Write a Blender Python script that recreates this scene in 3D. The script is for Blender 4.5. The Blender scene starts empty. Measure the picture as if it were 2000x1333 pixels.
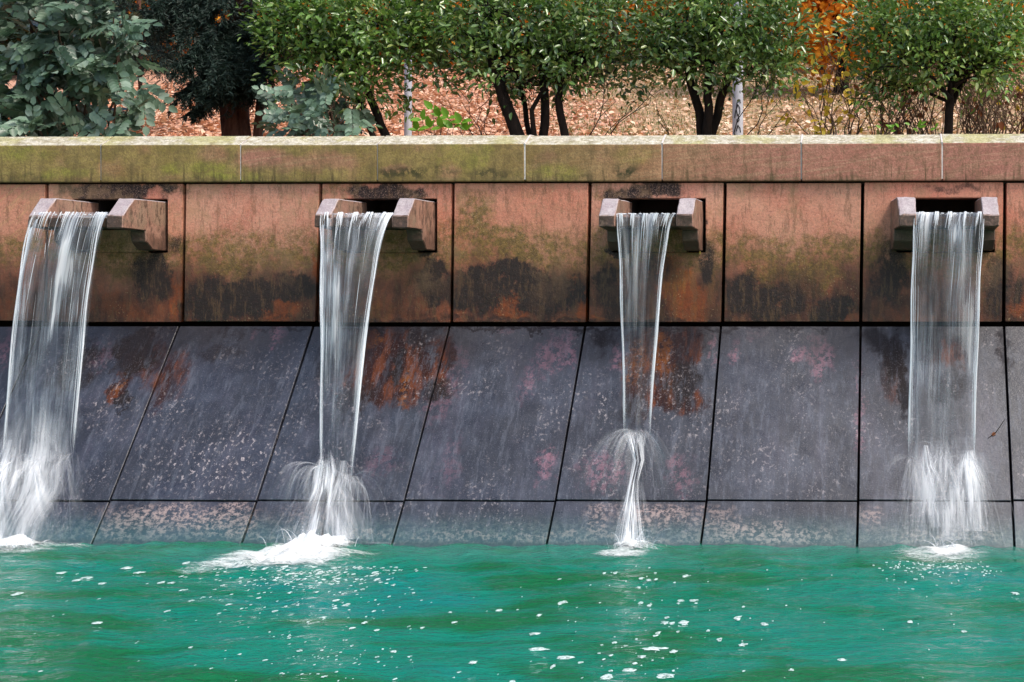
import bpy, bmesh, math, random
import numpy as np
from mathutils import Vector, Matrix, Euler, noise as mnoise

# ------------------------------------------------------------------ camera, sky, sun, exposure
SC = bpy.context.scene
COL = SC.collection
F, PX, PY, D, EYE, YAW = 2600.0, 1622.0, 540.0, 9.52, 1.725, math.radians(1.5)
cam_d = bpy.data.cameras.new('camera'); cam = bpy.data.objects.new('camera', cam_d); COL.objects.link(cam)
cam.location = (0, -D, EYE); cam.rotation_euler = (math.radians(90), 0, YAW)
cam_d.sensor_width = 36; cam_d.lens = F / 2000 * 36
cam_d.shift_x = -(PX - 1000) / 2000; cam_d.shift_y = -(666.5 - PY) / 2000
cam_d.clip_end = 600; cam_d.clip_start = 0.05
SC.camera = cam
world = bpy.data.worlds.new('World'); SC.world = world; world.use_nodes = True
wn = world.node_tree
sky = wn.nodes.new('ShaderNodeTexSky'); sky.sky_type = 'NISHITA'; sky.sun_disc = False
SUN_EL, SUN_AZ = math.radians(56), math.radians(118)     # azimuth measured clockwise from +Y: camera side, to the right
sky.sun_elevation = SUN_EL; sky.sun_rotation = SUN_AZ
sky.air_density = 1.0; sky.dust_density = 4.0; sky.ozone_density = 1.0
wn.links.new(sky.outputs[0], wn.nodes['Background'].inputs[0]); wn.nodes['Background'].inputs[1].default_value = 0.15
sd = bpy.data.lights.new('sun', 'SUN'); sd.energy = 1.5; sd.angle = math.radians(12); sd.color = (1, .95, .87)
sun = bpy.data.objects.new('sun', sd); COL.objects.link(sun)
dirv = Vector((math.sin(SUN_AZ) * math.cos(SUN_EL), math.cos(SUN_AZ) * math.cos(SUN_EL), math.sin(SUN_EL)))
sun.rotation_euler = dirv.to_track_quat('Z', 'Y').to_euler(); sun.location = (4, -6, 12)
SC.view_settings.view_transform = 'Standard'; SC.view_settings.look = 'None'
SC.view_settings.gamma = 1; SC.view_settings.use_curve_mapping = False
SC.view_settings.exposure = 0.72
SC.render.engine = 'CYCLES'
SC.cycles.max_bounces = 8; SC.cycles.transparent_max_bounces = 24
SC.cycles.diffuse_bounces = 4; SC.cycles.glossy_bounces = 3; SC.cycles.caustics_reflective = False

# ------------------------------------------------------------------ measuring helpers (where a sight line meets a real plane)
RIGHT = Vector((math.cos(YAW), math.sin(YAW), 0)); FWD = Vector((-math.sin(YAW), math.cos(YAW), 0))
EYEP = Vector((0, -D, EYE))
TAN = 0.757                       # lean of the apron: metres forward per metre down
ZTOP = 1.364                      # top edge of the apron
def ray(px, py): return FWD + RIGHT * ((px - PX) / F) + Vector((0, 0, -(py - PY) / F))
def at_y(px, py, y):              # point on the vertical plane at depth y
    r = ray(px, py); return EYEP + r * ((y + D) / r.y)
def at_z(px, py, z):
    r = ray(px, py); return EYEP + r * ((z - EYE) / r.z)
def at_apron(px, py, off=0.0):    # y = -(ZTOP - z)*TAN
    r = ray(px, py)
    k = (-ZTOP * TAN + EYE * TAN - off + D) / (r.y - r.z * TAN)
    return EYEP + r * k
def apron_y(z): return -(ZTOP - z) * TAN
UPS = Vector((0, TAN, 1)).normalized(); NRM = Vector((0, -1, TAN)).normalized()

# ------------------------------------------------------------------ object helpers
def link(name, me, mat=None, parent=None):
    o = bpy.data.objects.new(name, me); COL.objects.link(o)
    if mat and not me.materials: me.materials.append(mat)
    if parent is not None: o.parent = parent; o.matrix_parent_inverse = Matrix.Translation(-parent.location) if parent.type == 'EMPTY' else parent.matrix_basis.inverted()
    return o
def tag(o, label=None, cat=None, group=None, kind=None):
    if label: o['label'] = label
    if cat: o['category'] = cat
    if group: o['group'] = group
    if kind: o['kind'] = kind
    return o
def thing(name, loc, label, cat, group=None):
    o = bpy.data.objects.new(name, None); COL.objects.link(o); o.location = loc; o.empty_display_size = .1
    return tag(o, label, cat, group)
def bm_obj(name, bm, mat, parent=None, smooth=False):
    me = bpy.data.meshes.new(name); bm.normal_update(); bm.to_mesh(me); bm.free()
    if smooth: me.shade_smooth()
    return link(name, me, mat, parent)
def np_mesh(name, V, Fc, smooth=False):
    V = np.asarray(V, dtype=np.float32); Fc = np.asarray(Fc, dtype=np.int32)
    me = bpy.data.meshes.new(name); n = Fc.shape[1]
    me.vertices.add(len(V)); me.vertices.foreach_set('co', V.ravel())
    me.loops.add(Fc.size); me.loops.foreach_set('vertex_index', Fc.ravel())
    me.polygons.add(len(Fc)); me.polygons.foreach_set('loop_start', np.arange(0, Fc.size, n, dtype=np.int32))
    if smooth: me.polygons.foreach_set('use_smooth', np.ones(len(Fc), dtype=bool))
    me.update(calc_edges=True)
    return me
def prism(pts, a, b):             # closed prism between two rings of 3D points (front ring a, back ring b)
    pass
def hexa(bm, P):                  # 8 corners: 4 front (ccw seen from outside), 4 back in the same order
    v = [bm.verts.new(p) for p in P]
    for f in ((0, 1, 2, 3), (7, 6, 5, 4), (0, 4, 5, 1), (1, 5, 6, 2), (2, 6, 7, 3), (3, 7, 4, 0)):
        bm.faces.new([v[i] for i in f])
    return v
def bevel(bm, w, seg=2):
    bmesh.ops.recalc_face_normals(bm, faces=bm.faces)
    bmesh.ops.bevel(bm, geom=list(bm.edges), offset=w, segments=seg, affect='EDGES', profile=.6)
def tube_np(pts, radii, sides=7, twist=0.0):
    pts = [Vector(p) for p in pts]; V = []; Q = []
    up = Vector((0.13, 0.97, 0.2)).normalized()
    for i, p in enumerate(pts):
        t = (pts[min(i + 1, len(pts) - 1)] - pts[max(i - 1, 0)])
        if t.length < 1e-9: t = Vector((0, 0, 1))
        t.normalize(); a = t.cross(up)
        if a.length < 1e-3: a = t.cross(Vector((1, 0, 0)))
        a.normalize(); b = t.cross(a)
        for k in range(sides):
            an = 2 * math.pi * k / sides + twist * i
            V.append(p + (a * math.cos(an) + b * math.sin(an)) * radii[i])
    for i in range(len(pts) - 1):
        for k in range(sides):
            k2 = (k + 1) % sides
            Q.append((i * sides + k, i * sides + k2, (i + 1) * sides + k2, (i + 1) * sides + k))
    return V, Q
class Batch:
    def __init__(s): s.V = []; s.Q = []
    def add(s, V, Q):
        n = len(s.V); s.V += [tuple(v) for v in V]; s.Q += [tuple(i + n for i in q) for q in Q]
    def tube(s, pts, radii, sides=7): s.add(*tube_np(pts, radii, sides))
    def obj(s, name, mat, parent=None, smooth=True): return link(name, np_mesh(name, s.V, s.Q, smooth), mat, parent)

# ------------------------------------------------------------------ node helpers
class NT:
    def __init__(s, name):
        s.m = bpy.data.materials.new(name); s.m.use_nodes = True; s.t = s.m.node_tree
        s.out = s.t.nodes['Material Output']; s.p = s.t.nodes['Principled BSDF']
        g = s.new('ShaderNodeNewGeometry'); s.pos = g.outputs['Position']; s.geo = g
    def new(s, ty, **kw):
        n = s.t.nodes.new(ty)
        for k, v in kw.items(): setattr(n, k, v)
        return n
    def put(s, sock, v):
        if isinstance(v, bpy.types.NodeSocket): s.t.links.new(v, sock)
        elif v is not None:
            if sock.type == 'RGBA' and isinstance(v, (tuple, list)) and len(v) == 3: v = (*v, 1)
            sock.default_value = v
    def math(s, op, a, b=None, c=None, clamp=False):
        n = s.new('ShaderNodeMath', operation=op); n.use_clamp = clamp
        s.put(n.inputs[0], a)
        if b is not None: s.put(n.inputs[1], b)
        if c is not None: s.put(n.inputs[2], c)
        return n.outputs[0]
    def vm(s, op, a, b=None, c=None):
        n = s.new('ShaderNodeVectorMath', operation=op); s.put(n.inputs[0], a)
        if b is not None: s.put(n.inputs[1], b)
        if c is not None: s.put(n.inputs[2], c)
        return n.outputs['Value'] if op == 'LENGTH' else n.outputs[0]
    def noise(s, scale, detail=4, rough=.6, vec=None, dist=0, stretch=None, col=False):
        n = s.new('ShaderNodeTexNoise'); v = vec or s.pos
        if stretch: v = s.vm('MULTIPLY', v, stretch)
        s.put(n.inputs['Vector'], v); n.inputs['Scale'].default_value = scale
        n.inputs['Detail'].default_value = detail; n.inputs['Roughness'].default_value = rough; n.inputs['Distortion'].default_value = dist
        return n.outputs['Color' if col else 'Fac']
    def ramp(s, v, a, b, lo=0., hi=1., smooth=True):
        n = s.new('ShaderNodeMapRange'); n.interpolation_type = 'SMOOTHSTEP' if smooth else 'LINEAR'
        s.put(n.inputs[0], v); s.put(n.inputs[1], a); s.put(n.inputs[2], b); s.put(n.inputs[3], lo); s.put(n.inputs[4], hi)
        return n.outputs[0]
    def mix(s, f, a, b, mode='MIX'):
        n = s.new('ShaderNodeMix', data_type='RGBA', blend_type=mode)
        s.put(n.inputs[0], f); s.put(n.inputs[6], a); s.put(n.inputs[7], b); return n.outputs[2]
    def xyz(s, v=None):
        n = s.new('ShaderNodeSeparateXYZ'); s.put(n.inputs[0], v or s.pos); return n.outputs
    def blobs(s, vec, L, inner=.35, rag=1.1, st=(1, 1, .45), sc=9):    # union of soft ellipses (x, z, rx, rz, strength) in wall coordinates
        acc = None
        en = s.math('MULTIPLY', s.math('SUBTRACT', s.noise(sc, 7, .66, stretch=st), .5), rag)
        for (x, z, rx, rz, stg) in L:
            q = s.vm('MULTIPLY_ADD', vec, (1 / rx, 0, 1 / rz), (-x / rx, 0, -z / rz))
            d = s.math('ADD', s.vm('LENGTH', q), en); m = s.ramp(d, inner, 1.15, stg, 0.)
            acc = m if acc is None else s.math('MAXIMUM', acc, m)
        return acc
    def bump(s, h, strength, dist, normal=None):
        n = s.new('ShaderNodeBump'); n.inputs['Strength'].default_value = strength; n.inputs['Distance'].default_value = dist
        s.put(n.inputs['Height'], h)
        if normal: s.put(n.inputs['Normal'], normal)
        return n.outputs[0]
    def fin(s, col=None, rough=None, normal=None, spec=None):
        if col is not None: s.put(s.p.inputs['Base Color'], col)
        if rough is not None: s.put(s.p.inputs['Roughness'], rough)
        if normal is not None: s.put(s.p.inputs['Normal'], normal)
        if spec is not None: s.put(s.p.inputs['Specular IOR Level'], spec)
        return s.m
def W(L, hit=lambda x, y: at_y(x, y, 0)):   # picture ellipses -> ellipses on the wall plane
    out = []
    for (px, py, rx, ry, st) in L:
        c = hit(px, py); e = hit(px + rx, py); u = hit(px, py - ry)
        out.append((c.x, c.z, abs(e.x - c.x), abs(u.z - c.z), st))
    return out

# ------------------------------------------------------------------ stone materials
def sandstone_panel():
    n = NT('sandstone_panel'); x = n.xyz()
    warp = n.noise(3.5, 5, .65, col=True)
    wpos = n.vm('MULTIPLY_ADD', n.vm('SUBTRACT', warp, (.5, .5, .5)), (.34, 0, .30), n.pos)
    fine = n.noise(60, 5, .7); mid = n.noise(7, 6, .68); big = n.noise(1.6, 3, .5)
    rnd = n.new('ShaderNodeObjectInfo').outputs['Random']
    base = n.mix(n.ramp(mid, .32, .68), (.70, .31, .21), (.58, .205, .135))
    base = n.mix(n.ramp(big, .4, .65, 0, .7), base, (.72, .39, .26))
    base = n.mix(n.math('MULTIPLY', rnd, .5), base, (.64, .21, .115))
    # bedding: fine slanting lighter layers
    bed = n.noise(9, 3, .55, vec=n.vm('MULTIPLY', n.pos, (1, 1, 1)), stretch=(1.0, .2, 5.5))
    rot = n.new('ShaderNodeVectorRotate'); rot.rotation_type = 'Y_AXIS'; n.put(rot.inputs['Vector'], n.pos); rot.inputs['Angle'].default_value = math.radians(40)
    bed2 = n.noise(11, 3, .5, vec=rot.outputs[0], stretch=(.35, .2, 4))
    leftm = n.ramp(x['X'], at_y(88, 500, 0).x, at_y(92, 500, 0).x, 1, 0)
    base = n.mix(n.math('MULTIPLY', n.ramp(bed2, .5, .66), n.math('MULTIPLY_ADD', leftm, .7, .12)), base, (.66, .34, .17))
    base = n.mix(n.ramp(bed, .5, .75, 0, .35), base, (.36, .12, .08))
    # lower half turns rusty orange-brown
    zb = n.math('MULTIPLY_ADD', n.math('SUBTRACT', mid, .5), .35, n.math('MULTIPLY_ADD', n.math('SUBTRACT', big, .5), .6, x['Z']))
    zt = lambda py: at_y(1000, py, 0).z
    low = n.ramp(zb, zt(600), zt(430), 1, 0)
    base = n.mix(n.math('MULTIPLY', low, .9), base, n.mix(n.ramp(n.noise(10, 8, .75, stretch=(1, 1, .5)), .42, .58), (.10, .028, .014), (.25, .060, .020)))
    # olive algae band
    ol = n.math('MULTIPLY', n.ramp(zb, zt(560), zt(505)), n.ramp(zb, zt(480), zt(415), 1, 0))
    patch = n.noise(11, 9, .78)
    ol = n.math('MULTIPLY', ol, n.ramp(patch, .38, .60, .35, .95))
    OL = W([(450, 510, 120, 40, .85), (930, 440, 50, 90, .8), (1010, 480, 140, 60, .85), (1560, 535, 140, 50, .95), (520, 500, 90, 40, .8), (1450, 500, 50, 40, .6), (800, 480, 60, 90, .3),
            (1390, 540, 30, 60, .9), (60, 480, 60, 50, .6), (1180, 380, 40, 30, .6), (270, 372, 140, 16, .7), (700, 370, 130, 14, .6),
            (1260, 370, 90, 14, .85), (920, 380, 40, 30, .5), (1040, 370, 80, 20, .35), (1500, 370, 70, 18, .35), (1190, 500, 40, 60, .6)])
    ob = n.math('MULTIPLY', n.blobs(wpos, OL), n.ramp(patch, .38, .58, .45, 1))
    base = n.mix(n.ramp(n.math('MAXIMUM', n.math('MULTIPLY', ol, .8), ob), .1, .8, 0, .95), base, n.mix(n.ramp(n.noise(30, 6, .8), .42, .58), (.11, .080, .016), (.24, .145, .035)))
    # rust tongues
    RU = W([(540, 605, 60, 45, 1), (400, 600, 50, 30, .6), (1000, 603, 60, 32, .95), (1133, 590, 16, 60, 1), (340, 590, 20, 70, .7), (20, 600, 70, 50, .6),
            (620, 560, 12, 80, .8), (1340, 590, 60, 70, .8), (250, 600, 90, 30, .5), (1300, 540, 40, 60, .55), (800, 600, 60, 30, .4), (1990, 600, 30, 40, .9), (1150, 620, 60, 10, .5)])
    base = n.mix(n.ramp(n.math('MULTIPLY', n.blobs(wpos, RU), n.ramp(fine, .2, .6, .7, 1)), .1, .75, 0, .95), base, n.mix(n.ramp(patch, .42, .56), (.46, .10, .014), (.20, .045, .014)))
    st2 = n.noise(16, 4, .6, stretch=(1.4, 1, .28))
    GO = W([(1330, 590, 75, 60, .9), (1130, 560, 20, 30, .5), (720, 600, 60, 30, .3)])
    base = n.mix(n.math('MULTIPLY', n.blobs(wpos, GO), n.ramp(st2, .45, .6)), base, (.5, .22, .04))
    # black growth
    DK = W([(460, 580, 130, 60, .93), (560, 565, 80, 40, .85), (390, 610, 60, 60, .8), (300, 540, 45, 70, .85), (340, 480, 40, 40, .5), (215, 380, 120, 30, 1), (755, 380, 98, 32, 1),
            (1260, 377, 92, 26, .95), (845, 560, 38, 75, .92), (830, 490, 30, 22, .98), (930, 570, 80, 60, .92), (1060, 570, 120, 60, .95), (990, 540, 110, 35, .9),
            (1180, 560, 40, 60, .7), (1380, 520, 30, 60, .8), (1500, 590, 110, 45, .85), (1450, 580, 40, 60, .75), (1620, 605, 80, 30, .9), (1740, 540, 55, 90, .7),
            (1860, 372, 100, 12, .45), (1945, 560, 30, 90, .65), (300, 372, 80, 14, .7), (1210, 600, 50, 50, .55), (1985, 570, 20, 50, .6), (120, 560, 60, 80, .35), (665, 600, 60, 50, .4), (1000, 625, 1000, 9, .45),
            (1280, 520, 45, 40, .5), (290, 488, 30, 16, .95), (1200, 485, 24, 14, .9), (1370, 470, 14, 60, .6)])
    dk = n.blobs(wpos, DK, .3)
    drip = n.noise(14, 5, .7, stretch=(1, 1, .30))
    dk = n.math('MULTIPLY', dk, n.math('MULTIPLY', n.ramp(patch, .36, .52, .55, 1), n.ramp(drip, .38, .52, .7, 1))); dk = n.ramp(dk, .12, .60)
    zb2 = n.math('MULTIPLY_ADD', n.math('SUBTRACT', n.noise(6, 7, .68, stretch=(1, 1, .35)), .5), .75, x['Z'])
    foot = n.math('MULTIPLY', n.ramp(zb2, zt(570), zt(470), 1, 0), n.ramp(n.noise(2.3, 3, .5, vec=n.vm('ADD', n.pos, (1, 0, 0))), .40, .52, .35, .95))
    base = n.mix(n.math('MULTIPLY', foot, .9), base, n.mix(n.ramp(drip, .42, .58), (.028, .014, .010), (.10, .036, .018)))
    base = n.mix(n.ramp(n.math('MULTIPLY', n.blobs(wpos, RU), n.ramp(fine, .2, .6, .7, 1)), .3, .9, 0, .6), base, (.30, .065, .014))
    base = n.mix(dk, base, n.mix(n.ramp(fine, .45, .65), (.010, .007, .007), (.030, .018, .013)))
    # pits and pale flecks
    sp = n.noise(95, 2, .5); base = n.mix(n.ramp(sp, .66, .72, 0, .55), base, (.07, .035, .02))
    sp2 = n.noise(75, 3, .6, vec=n.vm('ADD', n.pos, (9, 3, 5)))
    reg = n.ramp(n.noise(4, 3, .6, vec=n.vm('ADD', n.pos, (3, 7, 1))), .48, .62)
    base = n.mix(n.math('MULTIPLY', n.math('MULTIPLY', n.ramp(sp2, .62, .68, 0, .7), n.math('SUBTRACT', 1, n.math('MULTIPLY', dk, .85))), reg), base, (.55, .38, .2))
    base = n.mix(n.ramp(fine, .40, .56, .22, 0), base, (.10, .045, .03))
    base = n.mix(n.ramp(n.noise(20, 8, .8, stretch=(1, 1, .22)), .50, .60, 0, .5), base, (.14, .075, .035))
    base = n.mix(n.math('MULTIPLY', n.ramp(n.noise(170, 3, .7), .56, .62, 0, .45), n.ramp(zb, zt(540), zt(440))), base, (.72, .46, .34))
    h = n.math('ADD', n.math('MULTIPLY', fine, .5), n.math('MULTIPLY', mid, 1.2))
    h = n.math('SUBTRACT', h, n.ramp(sp, .66, .72, 0, .4))
    wet = n.ramp(zb, zt(610), zt(480), .38, .72)
    base = n.mix(n.ramp(n.noise(3.5, 7, .7, vec=n.vm('ADD', n.pos, (2, 9, 4))), .50, .62, 0, .4), base, n.mix(low, (.40, .25, .13), (.05, .02, .012)))
    return n.fin(base, wet, n.bump(h, .55, .01), .4)
def sandstone_coping():
    n = NT('sandstone_coping'); x = n.xyz()
    fine = n.noise(70, 5, .7); mid = n.noise(6, 6, .68); patch = n.noise(3.2, 5, .6)
    rnd = n.new('ShaderNodeObjectInfo').outputs['Random']
    rot = n.new('ShaderNodeVectorRotate'); rot.rotation_type = 'Y_AXIS'; n.put(rot.inputs['Vector'], n.pos); rot.inputs['Angle'].default_value = math.radians(8)
    bed = n.noise(8, 4, .6, vec=rot.outputs[0], stretch=(.35, .3, 6), dist=.4)
    base = n.mix(n.ramp(mid, .3, .7), (.53, .245, .175), (.46, .175, .125))
    base = n.mix(n.math('MULTIPLY', n.ramp(rnd, 0, 1, 0, .6), 1), base, (.50, .20, .16))
    base = n.mix(n.ramp(bed, .48, .62, 0, .55), base, (.58, .34, .22))
    xr = n.ramp(x['X'], at_y(850, 300, 0).x, at_y(1650, 300, 0).x, 1, .08)
    g = n.math('MULTIPLY', xr, n.ramp(patch, .25, .5, .45, 1))
    g = n.math('MULTIPLY', g, n.ramp(fine, .2, .55, .75, 1))
    PINK = W([(520, 310, 70, 25, .8), (650, 315, 60, 22, .55), (230, 330, 40, 20, .3), (780, 330, 30, 12, .5), (420, 300, 40, 20, .5), (590, 320, 60, 20, .6)])
    wpos = n.vm('MULTIPLY_ADD', n.vm('SUBTRACT', n.noise(4, 4, .6, col=True), (.5, .5, .5)), (.3, 0, .15), n.pos)
    g = n.math('MULTIPLY', g, n.math('SUBTRACT', 1, n.blobs(wpos, PINK)))
    base = n.mix(n.math('MULTIPLY', g, .85), base, n.mix(n.ramp(mid, .35, .65), (.34, .275, .075), (.20, .175, .035)))
    LM = W([(40, 300, 90, 20, .5), (380, 330, 100, 14, .6), (920, 300, 60, 40, .5), (1090, 340, 80, 16, .6), (450, 345, 80, 10, .7), (130, 340, 70, 12, .5), (1240, 300, 60, 30, .4)])
    base = n.mix(n.math('MULTIPLY', n.blobs(wpos, LM), n.ramp(mid, .35, .6, .3, 1)), base, (.33, .34, .05))
    drip = n.noise(26, 4, .6, stretch=(1.2, 1, .10))
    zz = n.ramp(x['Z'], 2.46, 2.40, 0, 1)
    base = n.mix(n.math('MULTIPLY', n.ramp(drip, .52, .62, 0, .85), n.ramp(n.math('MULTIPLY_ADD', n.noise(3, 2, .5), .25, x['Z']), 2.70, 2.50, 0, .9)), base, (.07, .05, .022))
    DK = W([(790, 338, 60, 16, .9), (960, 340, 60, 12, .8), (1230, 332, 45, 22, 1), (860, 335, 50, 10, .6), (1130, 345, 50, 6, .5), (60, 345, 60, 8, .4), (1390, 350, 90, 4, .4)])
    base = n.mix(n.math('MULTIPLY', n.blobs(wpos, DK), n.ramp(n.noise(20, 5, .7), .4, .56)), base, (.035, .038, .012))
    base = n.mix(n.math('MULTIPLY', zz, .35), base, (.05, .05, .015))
    nz = n.xyz(n.geo.outputs['Normal'])['Z']          # upper faces painted paler for the skylight on the bevel
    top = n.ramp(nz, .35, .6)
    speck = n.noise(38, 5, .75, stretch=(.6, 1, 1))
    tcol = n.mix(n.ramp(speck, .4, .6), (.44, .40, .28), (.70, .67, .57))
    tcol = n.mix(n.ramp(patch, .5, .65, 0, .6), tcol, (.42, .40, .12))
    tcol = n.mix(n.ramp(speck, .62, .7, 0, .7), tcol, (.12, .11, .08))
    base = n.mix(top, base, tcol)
    base = n.mix(n.ramp(fine, .42, .58, .35, 0), base, (.08, .06, .03))
    base = n.mix(n.ramp(n.noise(22, 8, .8, stretch=(1, 1, .25)), .50, .60, 0, .35), base, (.10, .075, .03))
    base = n.mix(n.ramp(n.noise(9, 9, .8), .48, .60, 0, .35), base, (.12, .09, .04))
    h = n.math('ADD', fine, n.math('MULTIPLY', mid, 1.5))
    return n.fin(base, .75, n.bump(h, .5, .008), .3)
def wet_slab():
    n = NT('wet_sky_tint_slab'); x = n.xyz()
    A = lambda px, py: at_apron(px, py)
    fine = n.noise(90, 5, .75); mid = n.noise(5, 9, .76); patch = n.noise(2.2, 4, .6)
    # grain runs down the slope
    run = n.noise(15, 4, .6, stretch=(1, .25, .25)); run2 = n.noise(5, 5, .65, stretch=(1, .3, .3), vec=n.vm('ADD', n.pos, (4, 2, 1)))
    rnd = n.new('ShaderNodeObjectInfo').outputs['Random']
    base = n.mix(n.ramp(mid, .38, .62), (.011, .015, .024), (.029, .037, .054))  # blue-grey tones paint in the sky reflected by the wet stone
    base = n.mix(n.ramp(run2, .45, .7, 0, .45), base, (.068, .058, .080))
    base = n.mix(n.ramp(run, .55, .7, 0, .35), base, (.10, .098, .122))
    base = n.mix(n.math('MULTIPLY', rnd, .3), base, (.060, .055, .080)); base = n.mix(n.ramp(patch, .42, .60, .65, 0), base, (.012, .013, .018))
    warp = n.vm('SUBTRACT', n.noise(6, 5, .7, col=True), (.5, .5, .5))
    wp = n.vm('MULTIPLY_ADD', warp, (.25, 0, .3), n.pos)
    PK = W([(1075, 690, 35, 60, 1), (1110, 670, 22, 70, .9), (1095, 640, 60, 10, .9), (1065, 910, 35, 50, .8), (1030, 740, 18, 70, .5), (1600, 690, 40, 55, .9), (1560, 690, 20, 30, .7),
            (545, 655, 22, 30, 1), (500, 650, 10, 20, .8), (1210, 700, 22, 50, .7), (1440, 690, 14, 45, .6), (1395, 680, 10, 50, .6), (860, 760, 50, 120, .5), (900, 700, 40, 60, .4),
            (1180, 920, 70, 60, .6), (1330, 930, 50, 60, .5), (880, 900, 40, 100, .35), (200, 690, 40, 60, .4), (1680, 800, 12, 160, .6), (1480, 650, 50, 14, .4), (990, 650, 30, 12, .8), (10, 680, 20, 60, .7), (745, 900, 60, 40, .35)], A)
    pk = n.math('MULTIPLY', n.blobs(wp, PK, .15), n.ramp(n.noise(22, 7, .8), .42, .54))
    base = n.mix(n.ramp(pk, .1, .8, 0, .7), base, (.30, .13, .165))
    RU = W([(760, 720, 110, 90, 1), (800, 690, 60, 60, .9), (720, 670, 60, 50, .9), (280, 700, 60, 60, .55), (232, 760, 22, 40, 1), (1295, 720, 50, 100, 1), (1330, 680, 60, 50, .8), (1250, 720, 40, 120, .8),
            (1740, 740, 40, 80, .35), (1850, 680, 60, 60, .5), (330, 740, 50, 80, .45), (1350, 790, 50, 30, .5), (860, 720, 30, 80, .7)], A)
    ru = n.blobs(wp, RU, .2); ru = n.ramp(n.math('MULTIPLY', ru, n.ramp(run2, .3, .5, .8, 1)), .05, .5)
    base = n.mix(ru, base, n.mix(n.ramp(run, .46, .58), (.032, .012, .009), (.11, .034, .015)))
    OR = W([(1290, 690, 28, 50, 1), (1250, 700, 30, 70, .6), (725, 660, 22, 40, .8), (235, 750, 10, 26, .8), (790, 760, 16, 60, .6), (1310, 740, 22, 60, .5)], A)
    base = n.mix(n.ramp(n.math('MULTIPLY', n.blobs(wp, OR, .2), n.ramp(n.noise(28, 4, .7), .36, .54)), .1, .6, 0, .9), base, (.16, .052, .010))
    DK = W([(265, 690, 55, 70, 1), (150, 720, 70, 70, .7), (60, 700, 50, 80, .5), (700, 780, 60, 60, .5), (1180, 660, 50, 40, .6), (1230, 800, 50, 40, .5), (1960, 680, 20, 70, .6), (430, 690, 60, 30, .5), (640, 700, 30, 90, .5), (1850, 760, 70, 60, .5), (240, 790, 18, 16, 1), (820, 660, 35, 40, .9), (775, 720, 18, 50, .8), (1330, 750, 50, 60, .85), (1745, 700, 40, 80, .8), (1710, 660, 50, 40, .6), (150, 670, 60, 30, .5), (450, 650, 60, 22, .5),
            (850, 770, 40, 40, .7), (1000, 640, 1000, 9, .6), (1765, 760, 20, 90, .9), (1830, 660, 80, 30, .6)], A)
    dk = n.ramp(n.math('MULTIPLY', n.blobs(wp, DK, .2), n.ramp(run2, .3, .55, .6, 1)), .1, .65, 0, .95)
    base = n.mix(dk, base, (.018, .013, .012))
    # lime flecks
    s1 = n.noise(42, 4, .7, vec=n.vm('ADD', n.pos, (2, 8, 3)), stretch=(1, .8, .8)); reg = n.ramp(n.noise(2.6, 3, .5, vec=n.vm('ADD', n.pos, (5, 5, 5))), .47, .62)
    FL = W([(420, 900, 200, 90, 1), (340, 800, 60, 50, .7), (560, 830, 60, 60, .6), (1180, 800, 30, 50, .8), (1350, 840, 60, 60, .6), (1500, 900, 170, 60, .5), (180, 790, 30, 10, 1), (1130, 660, 60, 20, .8), (1580, 650, 20, 20, .8), (1230, 900, 60, 60, .35)], A)
    fl = n.math('MAXIMUM', n.blobs(wp, FL, .2), n.math('MULTIPLY', reg, .5))
    base = n.mix(n.math('MULTIPLY', n.ramp(s1, .56, .64), fl), base, (.38, .33, .33))
    base = n.mix(n.ramp(n.noise(120, 4, .7), .58, .65, 0, .35), base, (.30, .29, .33))
    base = n.mix(n.ramp(n.noise(24, 7, .8, stretch=(1, .2, .2), vec=n.vm('ADD', n.pos, (7, 7, 7))), .50, .62, 0, .4), base, (.115, .125, .155))
    base = n.mix(n.ramp(n.noise(16, 7, .8, stretch=(1, .2, .2)), .40, .52, .5, 0), base, (.018, .018, .024))
    tb = n.ramp(n.math('MULTIPLY_ADD', n.math('SUBTRACT', run2, .5), .8, x['Z']), 1.02, 1.36, 0, .75); base = n.mix(tb, base, (.016, .014, .017))
    # foot of the slope: pink lime crust, then teal towards the waterline
    zf = A(1000, 984).z
    foot = n.ramp(x['Z'], zf + .01, zf - .01, 0, 1)
    crust = n.ramp(n.noise(34, 5, .75, stretch=(1, 1, 1.3)), .45, .58)
    where = n.blobs(wp, W([(350, 1010, 170, 35, 1), (460, 1010, 60, 50, .9), (1270, 1000, 100, 28, .9), (1500, 1045, 150, 30, 1), (1390, 1010, 60, 30, .6), (1170, 1010, 40, 40, .7), (240, 1030, 60, 40, .7), (1700, 1010, 40, 30, .6), (1850, 1050, 160, 20, .5), (960, 1050, 1000, 9, .5), (600, 1010, 80, 40, .3)], A), .3)
    base = n.mix(n.math('MULTIPLY', foot, n.math('MULTIPLY', crust, where)), base, (.32, .235, .215))
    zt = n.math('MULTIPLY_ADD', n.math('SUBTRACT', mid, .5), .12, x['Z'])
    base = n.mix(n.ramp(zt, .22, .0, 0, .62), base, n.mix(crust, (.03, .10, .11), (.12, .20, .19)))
    base = n.mix(n.ramp(n.math('MULTIPLY_ADD', n.math('SUBTRACT', fine, .5), .03, x['Z']), .035, .0, 0, .7), base, (.02, .05, .05))  # thin dark waterline reflection painted into the slab colour
    h = n.math('ADD', n.math('MULTIPLY', fine, .6), n.math('ADD', n.math('MULTIPLY', mid, 1.0), n.math('MULTIPLY', n.noise(45, 3, .6, stretch=(.5, 1, 1)), 1.1)))
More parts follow.
